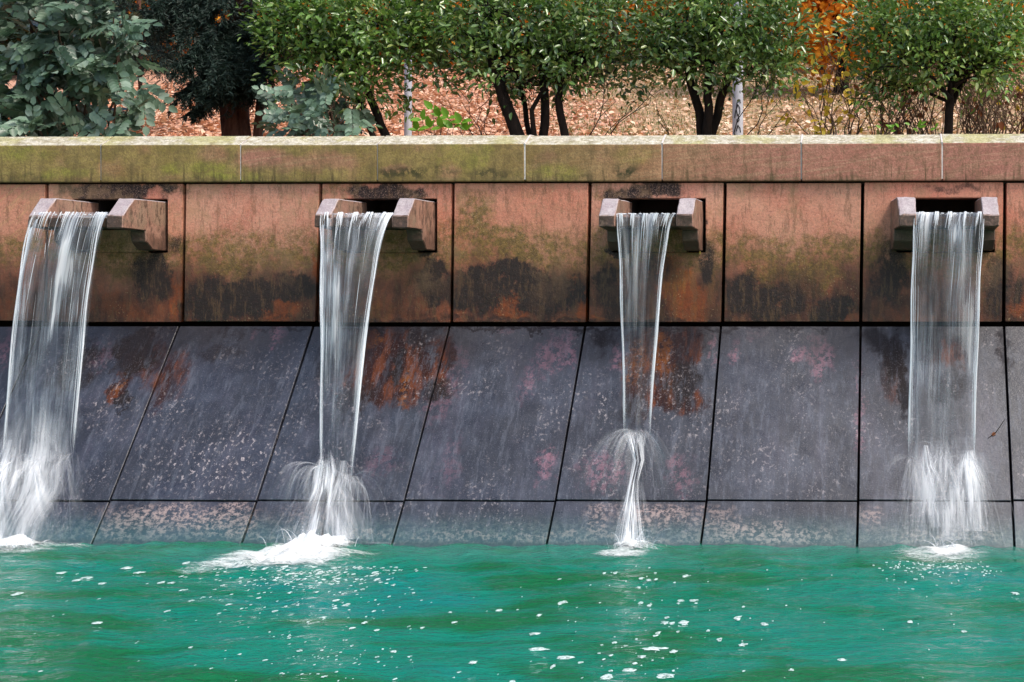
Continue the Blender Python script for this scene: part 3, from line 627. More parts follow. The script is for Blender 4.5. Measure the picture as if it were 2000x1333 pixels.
for k, f in enumerate(FALLS):
    s = SP[k]; r = random.Random(70 + k)
    base = at_z((f['l'][1][0] + f['r'][1][0]) / 2, 1075, 0)
    t = thing('waterfall', (base.x, base.y, 0), f['label'], 'waterfall', 'falls of water from the stone spouts')
    il, ir = s['xl'] + .114, s['xr'] - .114
    # water lying in the basin, running to the lip, then the falling sheet
    rows = []; NC = 64
    for y, z in ((.30, 2.150), (.1, 2.150), (-.1, 2.149), (-.3, 2.148), (-.42, 2.146), (-.48, 2.142)):
        rows.append([(il + (ir - il) * j / NC, y, z + .004 * math.sin(j * 1.1 + y * 30)) for j in range(NC + 1)])
    strip('basin_water', M_FALL, t, rows, lambda fi, fj: .75)
    NR = 60; rows = []
    for i in range(NR + 1):
        sv = i / NR
        row = []
        for j in range(NC + 1):
            u = j / NC; p = fall_path(k, u, sv)
            rip = .010 * math.exp(-sv * 2.5) * math.cos(u * 5 * 2 * math.pi + math.pi) + .008 * mnoise.noise(Vector((u * 9, sv * 1.5, k * 7)))
            bow = .02 * (1 - (2 * u - 1) ** 2) * math.sin(min(1, sv * 1.5) * math.pi / 2)
            row.append((p.x + .004 * mnoise.noise(Vector((u * 14, sv * 2, 3 + k))), p.y - rip - bow, p.z))
        rows.append(row)
    op = f['op']
    def dens(fi, fj, op=op, k=k):
        e = min(fj, 1 - fj); d = .42 + 1.1 * math.exp(-fi * 5.0) + .9 * math.exp(-e * 34) + .18 * fi * fi
        d *= max(.12, .95 + 1.5 * mnoise.noise(Vector((fj * 3.6 + fi * .8, fi * 1.7, k * 3.3))) + .5 * mnoise.noise(Vector((fj * 11, fi * 3, k))))
        if k == 2: d *= 1 - .45 * min(1, fi * 1.5) * (1 if e > .09 else 0)
        if k == 0: d += .5 * fi * fi
        if fi > .86: d *= max(0, 1 - ((fi - .86) / .14) * (.75 + .5 * mnoise.noise(Vector((fj * 14, k, 5)))) )
        return min(1.6, d * op)
    strip('water_sheet', M_FALL, t, rows, dens)
    back = [[(p[0] * .97 + rows[i][NC // 2][0] * .03, p[1] + .035, p[2] - .004) for p in row] for i, row in enumerate(rows)]
    strip('back_sheet', M_FALL, t, back[:-2], lambda fi, fj, op=op: op * .22 * (.3 + .9 * math.exp(-fi * 3)))
    # edge rims
    for u0, sg in ((0.0, 1), (1.0, -1)):
        for q in range(3):
            pts = []; wob = r.random() * 6
            for i in range(40):
                sv = i / 39; p = fall_path(k, u0 + sg * (.008 + q * .028 * (1 - .3 * sv)), sv)
                pts.append(p + Vector((.003 * math.sin(sv * 17 + wob), -.012 - .004 * q, 0)))
            rad = [(.0062 if q == 0 else .0030) * (.7 + .5 * sv) * min(1, (1.02 - sv) * 12) for sv in [i / 39 for i in range(40)]]
            strands('edge_strand', M_STRAND, t, [(pts, rad, lambda fi, q=q: (.95, .6, .4)[q] * min(1, (1.02 - fi) * 9))]).pop('kind')
    P = []
    for q in range(26 if k != 2 else 20):
        if f['teeth'] and r.random() < .6: u = (r.randint(0, 4) + .5) / 5 + r.gauss(0, .022); s0 = 0.02 + r.random() * .04; L = r.uniform(.12, .5)
        else: u = r.random(); s0 = r.random() ** 2 * .6; L = r.uniform(.08, .3)
        u = min(.98, max(.02, u)); pts = []; dr = r.gauss(0, .03)
        for i in range(14):
            sv = min(.97, s0 + L * i / 13); p = fall_path(k, min(1, max(0, u + dr * i / 13)), sv); pts.append(p + Vector((0, -.035 - .012 * math.sin(u * 3.1), 0)))
        rm = r.uniform(.0007, .0022); P.append((pts, [rm * (.15 + math.sin(math.pi * min(1, .1 + i / 13)) * .9) for i in range(14)], lambda fi, a=r.uniform(.35, 1): a))
    if f['teeth']:
        for c in range(5):
            for q in range(7):
                u = (c + .5) / 5 + r.gauss(0, .016); L = r.uniform(.10, .22); pts = []
                for i in range(8):
                    p = fall_path(k, u + (u - (c + .5) / 5) * i * .12, .01 + L * i / 7); pts.append(p + Vector((0, -.022, .004)))
                P.append((pts, [.0055 * (1 - .85 * i / 7) for i in range(8)], lambda fi: 1.1))
    else:
        for q in range(22):
            u = min(.98, r.betavariate(1, 1.1)); L = r.uniform(.1, .3); pts = [fall_path(k, u, .01 + L * i / 7) + Vector((0, -.022, .004)) for i in range(8)]
            P.append((pts, [.0035 * (1 - .85 * i / 7) for i in range(8)], lambda fi: 1))
    strands('water_threads', M_STRAND, t, P)
    # lip glints
    lip = []
    for q in range(11):
        a = q / 11 + .01; b = a + r.uniform(.04, .075); pts = [Vector((il + (ir - il) * (a + (b - a) * i / 5), -.497 + r.uniform(-.003, .003), 2.150 + r.uniform(-.002, .003))) for i in range(6)]
        lip.append((pts, [.0012, .004, .0045, .004, .003, .001], lambda fi: 1.2))
    strands('lip_glint', M_STRAND, t, lip)
    f['t'] = t
# spray on the apron -------------------------------------------------
def veil(parent, o_px, left, right, rise, out, dens0, n=40, rows_n=22, seed=0, name='spray_veil'):
    """umbrella of spray thrown up from an impact point: arcs that start at the impact and land on the apron lower down"""
    o = at_apron(*o_px, .03); rows = []
    for i in range(rows_n + 1):
        sv = i / rows_n; row = []
        for j in range(n + 1):
            u = j / n; a = at_apron(left[0] + (right[0] - left[0]) * u, left[1] + (right[1] - left[1]) * u - math.sin(u * math.pi) * -20, .01)
            p = o.lerp(a, sv ** .9); jit = mnoise.noise(Vector((u * 12, sv * 2, seed)))
            lift = 4 * sv * (1 - sv)
            p = p + NRM * (out * lift * (1 + .4 * jit)) + Vector((0, 0, rise * lift * (.6 + .4 * abs(2 * u - 1))))
            p.x += .02 * jit * sv; row.append(p)
        rows.append(row)
    return strip(name, M_SPRAY, parent, rows, lambda fi, fj: dens0 * (1 - fi ** 1.6) * (.5 + .7 * math.sin(math.pi * fj)) * (.8 + .5 * mnoise.noise(Vector((fj * 9, fi, seed + 2)))))
def film(parent, line, dens0, name='apron_flow'):
    """white water running down the slope: line = [(cx, y, halfwidth, density)] in picture coordinates on the apron"""
    rows = []; n = 28; D_ = []
    for i in range(len(line) - 1):
        for q in range(8):
            w = q / 8; a, b = line[i], line[i + 1]; rows.append([at_apron(a[0] + (b[0] - a[0]) * w + (2 * j / n - 1) * (a[2] + (b[2] - a[2]) * w), a[1] + (b[1] - a[1]) * w, .022 + .016 * (1 - (2 * j / n - 1) ** 2) + .008 * mnoise.noise(Vector((j * .5, i * 2 + w * 2, 1)))) for j in range(n + 1)])
            D_.append(a[3] + (b[3] - a[3]) * w)
    m = len(rows)
    return strip(name, M_SPRAY, parent, rows, lambda fi, fj: dens0 * D_[min(m - 1, int(fi * (m - 1) + .5))] * (1 - abs(2 * fj - 1) ** 2.2))
def drops(parent, o_px, n, spread, vmax, seed, name='spray_threads', dx=0):
    r = random.Random(seed); P = []; o = at_apron(*o_px, .03)
    for q in range(n):
        v = Vector((r.gauss(dx, spread), -abs(r.gauss(.45, .4)) * vmax, r.gauss(.1, .45) * vmax)); st = o + Vector((r.gauss(0, .05), 0, r.gauss(0, .03))); pts = []
        for i in range(12):
            tt = i * .028 * (0.6 + 1.0 * (q % 5) / 4); p = st + v * tt + Vector((0, 0, -4.9 * tt * tt))
            if p.z < .01: p.z = .01
            ay = apron_y(p.z) - .012
            if p.y > ay: p.y = ay
            pts.append(p)
        rm = r.uniform(.002, .007); P.append((pts, [rm * (.5 + i / 11) for i in range(12)], lambda fi, a=r.uniform(.04, .20): a * (1 - fi * .8)))
    return strands(name, M_SPRAY, parent, P)
T0, T1, T2, T3 = [f['t'] for f in FALLS]
# leftmost
film(T0, [(70, 800, 60, .0), (60, 880, 78, .8), (40, 960, 90, 1.0), (10, 1020, 80, .8), (-10, 1066, 90, 1.0)], 1.15)
film(T0, [(20, 860, 25, .3), (0, 930, 45, 1.5), (-30, 1000, 50, 1.5), (-50, 1062, 70, 1.5)], 1.1)
veil(T0, (140, 885), (85, 1040), (195, 975), .10, .10, .5, seed=3); veil(T0, (75, 895), (-40, 1040), (130, 1060), .08, .10, .8, seed=4)
veil(T0, (25, 900), (-80, 1040), (70, 1060), .10, .12, .9, seed=5)
drops(T0, (60, 900), 90, .5, .9, 1); drops(T0, (140, 890), 25, .5, .9, 2)
# second
film(T1, [(640, 880, 14, .0), (645, 920, 34, 1.6), (640, 960, 36, 1.7), (632, 1000, 50, 1.5), (625, 1040, 58, 1.4), (622, 1066, 70, 1.6)], 1.25)
film(T1, [(668, 900, 16, .6), (660, 940, 40, 1.0), (640, 990, 66, .7), (640, 1062, 95, .6)], 1.0)
veil(T1, (635, 915), (520, 990), (660, 985), .12, .10, .8, seed=6); veil(T1, (690, 930), (650, 1000), (800, 960), .07, .08, .4, seed=7)
veil(T1, (645, 925), (560, 1060), (740, 1060), .05, .08, .5, seed=8)
drops(T1, (640, 915), 80, .5, .9, 3); drops(T1, (688, 935), 50, .5, .8, 4)
# third
film(T2, [(1238, 838, 26, .0), (1241, 852, 24, 1.0), (1243, 872, 16, 1.9), (1247, 900, 12, 1.8), (1238, 940, 10, 1.8), (1234, 975, 14, 1.6), (1230, 1020, 24, 1.5), (1228, 1066, 32, 1.5)], 1.35)
film(T2, [(1240, 945, 16, .2), (1238, 980, 26, .6), (1236, 1066, 46, .6)], 1.0)
veil(T2, (1245, 845), (1120, 985), (1340, 985), .15, .13, .38, seed=9); veil(T2, (1222, 850), (1130, 940), (1235, 900), .07, .06, .4, seed=10)
veil(T2, (1268, 850), (1255, 900), (1345, 950), .08, .07, .35, seed=12)
drops(T2, (1240, 850), 22, .4, .7, 5)
# right
film(T3, [(1850, 850, 60, .0), (1850, 910, 80, .7), (1850, 980, 90, .8), (1850, 1066, 100, .5)], 1.0)
film(T3, [(1892, 880, 14, .7), (1890, 905, 22, 1.6), (1895, 950, 40, 1.1), (1895, 1050, 60, .5)], 1.0)
film(T3, [(1808, 870, 6, 1), (1812, 910, 14, 1.4), (1828, 960, 24, .9), (1845, 1040, 34, .5)], 1.0)
veil(T3, (1778, 895), (1700, 990), (1850, 1050), .10, .10, .5, seed=13); veil(T3, (1890, 900), (1820, 1050), (1960, 980), .11, .11, .6, seed=14); veil(T3, (1840, 890), (1770, 1060), (1930, 1066), .08, .12, .5, seed=15)
drops(T3, (1780, 895), 30, .4, .9, 6); drops(T3, (1890, 900), 60, .5, 1.0, 7); drops(T3, (1830, 890), 70, .4, .9, 8)
foam('foam', T0, [(30, 1064, 75, 14, .9, .8), (110, 1066, 90, 8, .55, .1), (40, 1078, 90, 12, .55, .1), (200, 1095, 120, 30, .26, 0), (60, 1110, 90, 30, .24, 0)], .09, 1)
foam('foam', T1, [(610, 1070, 85, 22, 1.15, 1), (565, 1090, 165, 22, .86, .35), (480, 1102, 120, 12, .66, .1), (450, 1105, 110, 12, .65, .12), (390, 1115, 70, 10, .5, .05), (680, 1085, 70, 10, .6, .1), (610, 1110, 150, 22, .40, 0), (660, 1150, 130, 30, .25, 0)], .12, 2)
foam('foam', T2, [(1235, 1068, 40, 14, 1.0, .8), (1215, 1084, 65, 9, .7, .2), (1240, 1075, 70, 14, .5, .1), (1240, 1110, 100, 24, .24, 0)], .08, 3)
foam('foam', T3, [(1850, 1078, 65, 15, .85, .45), (1835, 1084, 125, 20, .60, .15), (1830, 1110, 100, 22, .30, 0)], .06, 4)
# small upward splash crowns where the jets meet the pool
for k, (cx, wd, hh, nn) in enumerate(((25, 60, .10, 60), (620, 75, .14, 110), (1240, 42, .15, 90), (1850, 60, .06, 50))):
    r = random.Random(200 + k); P = []
    for q in range(nn):
        o = at_z(cx + r.gauss(0, wd * .45), 1072, 0) + Vector((0, r.uniform(-.05, .05), .01)); v = Vector((r.gauss(0, .35), r.gauss(-.1, .2), r.uniform(.3, 1) * math.sqrt(2 * 9.8 * hh)))
        te = 1.5 * v.z / 9.8; pts = [o + v * (te * i / 9) + Vector((0, 0, -4.9 * (te * i / 9) ** 2)) for i in range(10)]
        rm = r.uniform(.0015, .005); P.append((pts, [rm * (1 - .6 * i / 9) for i in range(10)], lambda fi, a=r.uniform(.3, 1): a * (1.1 - fi)))
    strands('splash_crown', M_SPRAY, FALLS[k]['t'], P)
# loose foam flecks and bubbles on the pool
def flecks():
    r = random.Random(8); V = []; Q = []; spots = []
    named = [(190, 1220, 14, 5), (975, 1190, 10, 4), (925, 1301, 14, 5), (1045, 1240, 16, 5), (1050, 1271, 34, 6), (1105, 1282, 28, 6), (1098, 1178, 14, 6), (1300, 1220, 14, 5), (1335, 1217, 16, 5), (1442, 1211, 12, 6), (1495, 1222, 15, 5),
             (1406, 1247, 9, 5), (1450, 1256, 12, 5), (1275, 1270, 36, 5), (1230, 1307, 24, 6), (1300, 1322, 30, 8), (1185, 1325, 16, 10), (1645, 1289, 12, 4), (1545, 1313, 10, 4), (1985, 1160, 14, 4), (1080, 1305, 6, 8), (1315, 1276, 12, 5), (1355, 1171, 12, 4), (1330, 1170, 10, 4), (1255, 1285, 16, 4),
             (35, 1162, 16, 6), (170, 1130, 15, 4), (150, 1138, 14, 4), (250, 1110, 20, 4), (335, 1141, 12, 3), (270, 1118, 14, 3), (120, 1120, 16, 3), (200, 1142, 12, 3)]
    for a in named: spots.append(a)
    for _ in range(330): 
        px = r.choice([r.uniform(0, 2000), r.gauss(560, 160), r.gauss(650, 90), r.gauss(1240, 80)]); py = r.uniform(1100, 1330); q = r.random() ** 4
        spots.append((px, py, 2 + 8 * q, 1.5 + 3 * q))
    for _ in range(200): px = r.gauss(600, 95); py = 1105 + abs(r.gauss(0, 30)); spots.append((px, py, r.uniform(1.5, 7), r.uniform(1, 2.4)))
    for _ in range(130): px = r.gauss(1840, 60); py = 1095 + abs(r.gauss(0, 22)); spots.append((px, py, r.uniform(1.5, 5), r.uniform(1, 2.2)))
    for (px, py, rx, ry) in spots:
        c = at_z(px, py, 0); rx *= .62; ry *= .6; sx = rx / F * (c.y + D); sy = abs(at_z(px, py + ry, 0).y - c.y); h = min(.005, sx * .12)
        m = 12; n = len(V); zc = float(wave(np.array(c.x), np.array(c.y))); ph = r.random() * 9
        ring = []
        for lvl, (fr, fz) in enumerate(((1, 0), (.7, .75))):
            for a in range(m):
                an = a / m * 6.283; w = fr * (1 + 1.0 * mnoise.noise(Vector((math.cos(an) * 2.2, math.sin(an) * 2.2, ph))))
                V.append((c.x + math.cos(an) * sx * w, c.y + math.sin(an) * sy * w, zc + .003 + h * fz))
        V.append((c.x, c.y, zc + .003 + h))
        for a in range(m):
            b = (a + 1) % m; Q.append((n + a, n + b, n + m + b, n + m + a)); Q.append((n + m + a, n + m + b, n + 2 * m, n + 2 * m))
    me = bpy.data.meshes.new('foam_flecks'); me.from_pydata(V, [], [tuple(dict.fromkeys(q)) for q in Q]); me.shade_smooth()
    n = NT('foam_fleck_white'); n.put(n.p.inputs['Alpha'], n.ramp(n.noise(60, 6, .8, stretch=(.7, 1, 1)), .38, .58, .15, .95)); m = n.fin((.66, .80, .78), .5)
    tag(link('foam_flecks', me, m), 'scattered white foam flecks and bubbles drifting on the green pool', 'foam', kind='stuff')
flecks()

# ------------------------------------------------------------------ vegetation helpers
def leaf_mat(name, cols, rough=.4, trans=.25, spec=.5, vein=True):
    n = NT(name); r = n.geo.outputs['Random Per Island']
    oi = n.new('ShaderNodeObjectInfo').outputs['Random']; r = n.math('FRACT', n.math('ADD', r, n.math('MULTIPLY', oi, 3.7)))
    cr = n.new('ShaderNodeValToRGB'); n.put(cr.inputs[0], r); e = cr.color_ramp.elements
    while len(e) < len(cols): e.new(.5)
    for i, c in enumerate(cols): e[i].position = i / (len(cols) - 1) if len(cols) > 1 else 0; e[i].color = (*c, 1)
    col = n.mix(n.ramp(n.noise(2.2, 3, .5), .35, .65, 0, .4), cr.outputs[0], tuple(v * .55 for v in cols[0]))
    n.fin(col, rough, None, spec)
    tr = n.new('ShaderNodeBsdfTranslucent'); n.put(tr.inputs[0], n.mix(.4, col, (1, 1, .3), 'MULTIPLY'))
    mx = n.new('ShaderNodeMixShader'); mx.inputs[0].default_value = trans
    n.t.links.new(n.p.outputs[0], mx.inputs[1]); n.t.links.new(tr.outputs[0], mx.inputs[2]); n.t.links.new(mx.outputs[0], n.out.inputs[0])
    return n.m
def bark_mat(name, c1, c2):
    n = NT(name); a = n.noise(14, 6, .7, stretch=(1, 1, .25)); b = n.noise(60, 4, .7)
    return n.fin(n.mix(n.ramp(a, .35, .65), c1, c2), .85, n.bump(n.math('ADD', a, n.math('MULTIPLY', b, .4)), .9, .02), .2)
M_EVER = leaf_mat('glossy_evergreen_leaf', [(.03, .07, .018), (.10, .20, .04), (.19, .33, .07), (.13, .25, .05), (.38, .46, .16)], .24, .2, .9)
M_EVER2 = leaf_mat('bright_evergreen_leaf', [(.04, .09, .02), (.14, .27, .05), (.24, .40, .08), (.16, .32, .06), (.45, .54, .16)], .26, .25, .9)
M_MAHO = leaf_mat('blue_green_leaf', [(.04, .08, .045), (.09, .16, .10), (.17, .27, .18), (.12, .20, .13), (.30, .40, .31)], .34, .12, .6)
M_YEW = leaf_mat('dark_needle', [(.008, .018, .014), (.020, .042, .032), (.05, .085, .065)], .5, .1, .3)
M_ORANGE = leaf_mat('orange_autumn_leaf', [(.75, .24, .02), (.85, .36, .03), (.92, .50, .05), (.60, .17, .02)], .6, .4, .2)
M_YELLOW = leaf_mat('yellow_autumn_leaf', [(.82, .56, .05), (.90, .66, .08), (.70, .60, .10)], .5, .4, .3)
M_LIME = leaf_mat('young_green_leaf', [(.16, .36, .03), (.22, .46, .05)], .4, .4, .4)
M_DEAD = leaf_mat('dead_brown_leaf', [(.20, .07, .03), (.32, .13, .06)], .8, .2, .1)
M_LITTER = leaf_mat('fallen_leaf_litter', [(.58, .27, .16), (.78, .46, .30), (.88, .64, .48), (.68, .36, .22), (.36, .17, .10)], .7, .1, .25)
M_LITTER2 = leaf_mat('tan_leaf_litter', [(.62, .40, .24), (.80, .60, .42), (.72, .46, .32), (.88, .72, .55)], .7, .1, .25)
M_BARK = bark_mat('shade_black_bark', (.006, .005, .004), (.022, .015, .011))  # near-black bark colour paints in the shade under the crowns
M_BARKR = bark_mat('red_brown_bark', (.06, .025, .018), (.16, .075, .05))
M_TWIG = bark_mat('grey_brown_twig', (.08, .05, .035), (.20, .14, .10))
M_HEDGE = leaf_mat('dark_far_leaf', [(.012, .03, .012), (.03, .06, .02), (.09, .05, .015)], .7, .15, .2)  # dark evergreen leaf colours for the distant hedge

def leaf_arrays(pos, dirs, nrm, size, width=.42, fold=.22):
    """N folded leaves of 6 vertices (2 quads): pos (N,3), unit dirs and rough normals, size (N,)"""
    pos = np.asarray(pos); d = np.asarray(dirs); d = d / np.linalg.norm(d, axis=1, keepdims=True)
    s = np.cross(d, nrm); s /= np.maximum(1e-6, np.linalg.norm(s, axis=1, keepdims=True)); n = np.cross(s, d)
    L = size[:, None]; Wd = L * width * .5
    def P(a, b, c): return pos + d * L * a + s * Wd * b + n * L * c
    V = np.stack([P(0, 0, 0), P(.30, 1, fold * .5), P(.68, .85, fold * .35), P(1, 0, -.06), P(.68, -.85, fold * .35), P(.30, -1, fold * .5)], 1)
    N = len(pos); b = (np.arange(N) * 6)[:, None]
    Q = np.concatenate([b + np.array([[0, 3, 2, 1]]), b + np.array([[0, 5, 4, 3]])], 0)
    return V.reshape(-1, 3), Q
def one_leaf(name, mat, width=.42, fold=.22):
    V, Q = leaf_arrays(np.zeros((1, 3)), np.array([[1., 0, 0]]), np.array([[0, 0, 1.]]), np.ones(1), width, fold)
    me = np_mesh(name, V, Q); me.materials.append(mat); return me
def place_leaves(parent, me, pos, dirs, nrm, size, name='leaf'):
    px, py, pz = parent.location
    for p, d, n_, s in zip(pos, dirs, nrm, size):
        d = Vector(d).normalized(); n_ = Vector(n_); sd = d.cross(n_)
        if sd.length < 1e-4: continue
        sd.normalize(); n2 = sd.cross(d)
        o = bpy.data.objects.new(name, me); o.parent = parent
        R = Matrix((d, -sd, n2)).transposed()
        o.matrix_basis = Matrix.Translation((p[0] - px, p[1] - py, p[2] - pz)) @ R.to_4x4() @ Matrix.Diagonal((s, s, s, 1))
        COL.objects.link(o)
def crown_leaves(ells, y0, depth, dens, size, seed, clump=.09, per=26):
    """ellipses in picture coordinates become ellipsoids of leaf clumps around depth y0"""
    g = np.random.default_rng(seed); PP, DD, NN = [], [], []
    for (px, py, rx, ry, k) in ells:
        c = at_y(px, py, y0); sc = (y0 + D) / F; ax = rx * sc; az = ry * sc; ay = min(depth, max(ax, az) * 1.1)
        nclump = max(3, int(dens * k * (ax * az + ax * ay + ay * az) * 2.0))
        v = g.normal(size=(nclump, 3)); v /= np.linalg.norm(v, axis=1, keepdims=True)
        rad = (g.random(nclump) ** .33 * (1 + .16 * g.normal(size=nclump)))[:, None]; cc = np.array(c) + v * rad * np.array([ax, ay, az])
        for ci in range(nclump):
            m = int(per * (.5 + g.random())); q = g.normal(size=(m, 3)) * clump * (.6 + .7 * g.random())
            p = cc[ci] + q; out = v[ci] * .8 + np.array([0, 0, .25]) + q / clump * .35
            d = out + g.normal(size=(m, 3)) * .65; PP.append(p); DD.append(d); NN.append(np.tile(v[ci] * .4 + np.array([0, -.25, .9]), (m, 1)) + g.normal(size=(m, 3)) * .45)
    P = np.concatenate(PP); Dd = np.concatenate(DD); Nn = np.concatenate(NN); S = size * (.5 + .8 * g.random(len(P)))
    return P, Dd, Nn, S
def to_px(P):
    r = P - np.array(EYEP); dep = r @ np.array(FWD); return PX + (r @ np.array(RIGHT)) / dep * F, PY - r[:, 2] / dep * F
def finish_crown(parent, mat, P, Dd, Nn, S, nparts=300, width=.42, fold=.22, name='foliage'):
    px, py = to_px(P); vis = (px > 0) & (px < 2000) & (py > 0) & (py < 262)
    score = np.where(vis, P[:, 1], 1e3); order = np.argsort(score); k = order[:nparts]; k = k[vis[k]]
    rest = np.ones(len(P), bool); rest[k] = False
    V, Q = leaf_arrays(P[rest], Dd[rest], Nn[rest], S[rest], width, fold)
    tag(link(name, np_mesh(name, V, Q), mat, parent), kind='stuff')
    place_leaves(parent, one_leaf('leaf', mat, width, fold), P[k], Dd[k], Nn[k], S[k])
def wiggle(a, b, n, amp, r, sag=0):
    a = Vector(a); b = Vector(b); ph = r.random() * 50; L = (b - a).length; out = []
    for i in range(n + 1):
        t = i / n; p = a.lerp(b, t); w = math.sin(math.pi * t) if i < n else 0
        p += Vector((mnoise.noise(Vector((ph, t * 3, 0))), mnoise.noise(Vector((ph, t * 3, 5))), mnoise.noise(Vector((ph, t * 3, 9))) * .5)) * amp * L * (.3 + w); p.z -= sag * w * L; out.append(p)
    return out
def limb(B, pts, r0, r1, sides=8): B.tube(pts, [r0 + (r1 - r0) * (i / (len(pts) - 1)) ** .8 for i in range(len(pts))], sides)
def branches(B, start, ends, r0, r, amp=.25, twigs=4):
    for e in ends:
        pts = wiggle(start, e, 7, amp, r); limb(B, pts, r0, r0 * .3, 6)
        for _ in range(twigs):
            q = pts[r.randint(2, 6)]; d = (Vector(e) - Vector(start)).normalized() + Vector((r.gauss(0, .6), r.gauss(0, .5), r.gauss(.1, .5))); L = r.uniform(.12, .38)
            limb(B, wiggle(q, q + d.normalized() * L, 4, .3, r), r0 * .3, .0022, 4)
def small_tree(label, y0, stems, ells, mat, seed, dens=76, size=.062, nparts=300, droop=None):
    """stems: list of pixel polylines with pixel radii; the trunks stand behind the coping"""
    r = random.Random(seed); b = at_y(stems[0][0][0][0], 262, y0); gz = hill_z(b.x, y0) - .05
    t = thing('evergreen_tree', (b.x, y0, gz), label, 'tree', 'small clipped evergreen trees behind the wall')
    ends_all = [at_y(px + r.gauss(0, rx * .5), py + r.gauss(0, ry * .35), y0 + r.uniform(-.35, .35)) for (px, py, rx, ry, k) in ells for _ in range(3)]
    for (line, r0, r1) in stems:
        B = Batch(); y = y0 + r.uniform(-.15, .15); P = [at_y(px, py, y) for px, py in line]
        d0 = P[0] - P[1]; root = P[0] + d0.normalized() * ((P[0].z - gz) / max(.2, abs(d0.normalized().z))); root.z = gz
        P = ([root] if line[0][1] > 250 else []) + P; pts = []
        for i in range(len(P) - 1):
            for q in range(4): 
                p = P[i].lerp(P[i + 1], q / 4); p += Vector((mnoise.noise(p * 6), 0, 0)) * .02; pts.append(p)
        pts.append(P[-1]); sc = (y0 + D) / F
        n = len(pts); B.tube(pts, [sc * (r0 + (r1 - r0) * (i / (n - 1))) * (1.25 if i == 0 else 1) * (1 + .12 * mnoise.noise(Vector((i, seed, 0)))) for i in range(n)], 9)
        near = sorted(ends_all, key=lambda e: (e - pts[-1]).length)[:7]
        branches(B, pts[-1], near, sc * r1 * .75, r); branches(B, pts[-5], near[2:5], sc * r1 * .5, r)
        B.obj('trunk', M_BARK, t)
    P, Dd, Nn, S = crown_leaves(ells, y0, .75, dens, size, seed)
    finish_crown(t, mat, P, Dd, Nn, S, nparts)
    return t, y0
small_tree('small evergreen tree with two thin trunks leaning left, left of the first grey pole', 1.2,
           [([(753, 262), (722, 190), (700, 130), (690, 70)], 10, 5), ([(728, 262), (700, 195), (672, 150), (650, 90)], 6, 4)],
           [(640, 10, 120, 100, 1), (730, 50, 95, 80, 1), (590, 80, 65, 75, 1), (560, 40, 45, 70, .9), (690, 130, 100, 55, .8), (610, 140, 60, 55, .6), (700, 180, 40, 50, .35), (790, 60, 60, 60, .9), (780, 190, 30, 40, .25)], M_EVER2, 21)
small_tree('broad evergreen tree with a cluster of thick dark trunks, between the two grey poles', 1.4,
           [([(1010, 262), (985, 200), (968, 150), (960, 90)], 15, 9), ([(1062, 262), (1063, 190), (1060, 130), (1050, 70)], 10, 7), ([(1102, 262), (1092, 200), (1096, 150), (1110, 90)], 9, 6), ([(1032, 262), (1022, 190), (1010, 140), (1005, 80)], 6, 4), ([(1045, 262), (1040, 215), (1066, 170), (1090, 140)], 6, 3)],
           [(930, 20, 110, 90, 1), (1050, 30, 130, 100, 1), (1170, 40, 100, 90, 1), (990, 125, 125, 55, .9), (850, 50, 60, 75, 1), (1120, 125, 90, 50, .8), (1200, 140, 60, 35, .5), (1000, 175, 30, 40, .3), (870, 120, 60, 35, .5)], M_EVER, 22)
small_tree('evergreen tree on three dark trunks forming a V beside the second pole', 1.3,
           [([(1372, 262), (1358, 200), (1345, 150), (1330, 90)], 11, 7), ([(1384, 262), (1382, 190), (1385, 140), (1380, 80)], 11, 6), ([(1393, 262), (1408, 190), (1424, 140), (1445, 90)], 10, 7)],
           [(1330, 40, 100, 90, 1), (1440, 30, 125, 100, 1), (1520, 60, 60, 80, 1), (1290, 100, 60, 45, .7), (1370, 122, 115, 42, .8), (1490, 130, 80, 45, .7), (1535, 115, 35, 35, .6)], M_EVER, 23)
small_tree('light green evergreen tree with one slim trunk at the right, amid bare stems', 1.5,
           [([(1854, 262), (1856, 205), (1854, 185), (1866, 150)], 10, 7), ([(1856, 195), (1835, 165), (1810, 140), (1790, 100)], 5, 3), ([(1858, 200), (1880, 165), (1895, 135), (1915, 100)], 6, 3.5), ([(1854, 200), (1820, 185), (1780, 172), (1745, 165)], 4, 2)],
           [(1780, 40, 120, 100, 1), (1900, 30, 120, 100, 1), (1710, 70, 48, 65, .8), (1960, 80, 60, 70, .9), (1820, 122, 120, 50, .8), (1720, 150, 60, 30, .4), (1920, 130, 60, 35, .5), (1700, 195, 30, 14, .35)], M_EVER2, 24)

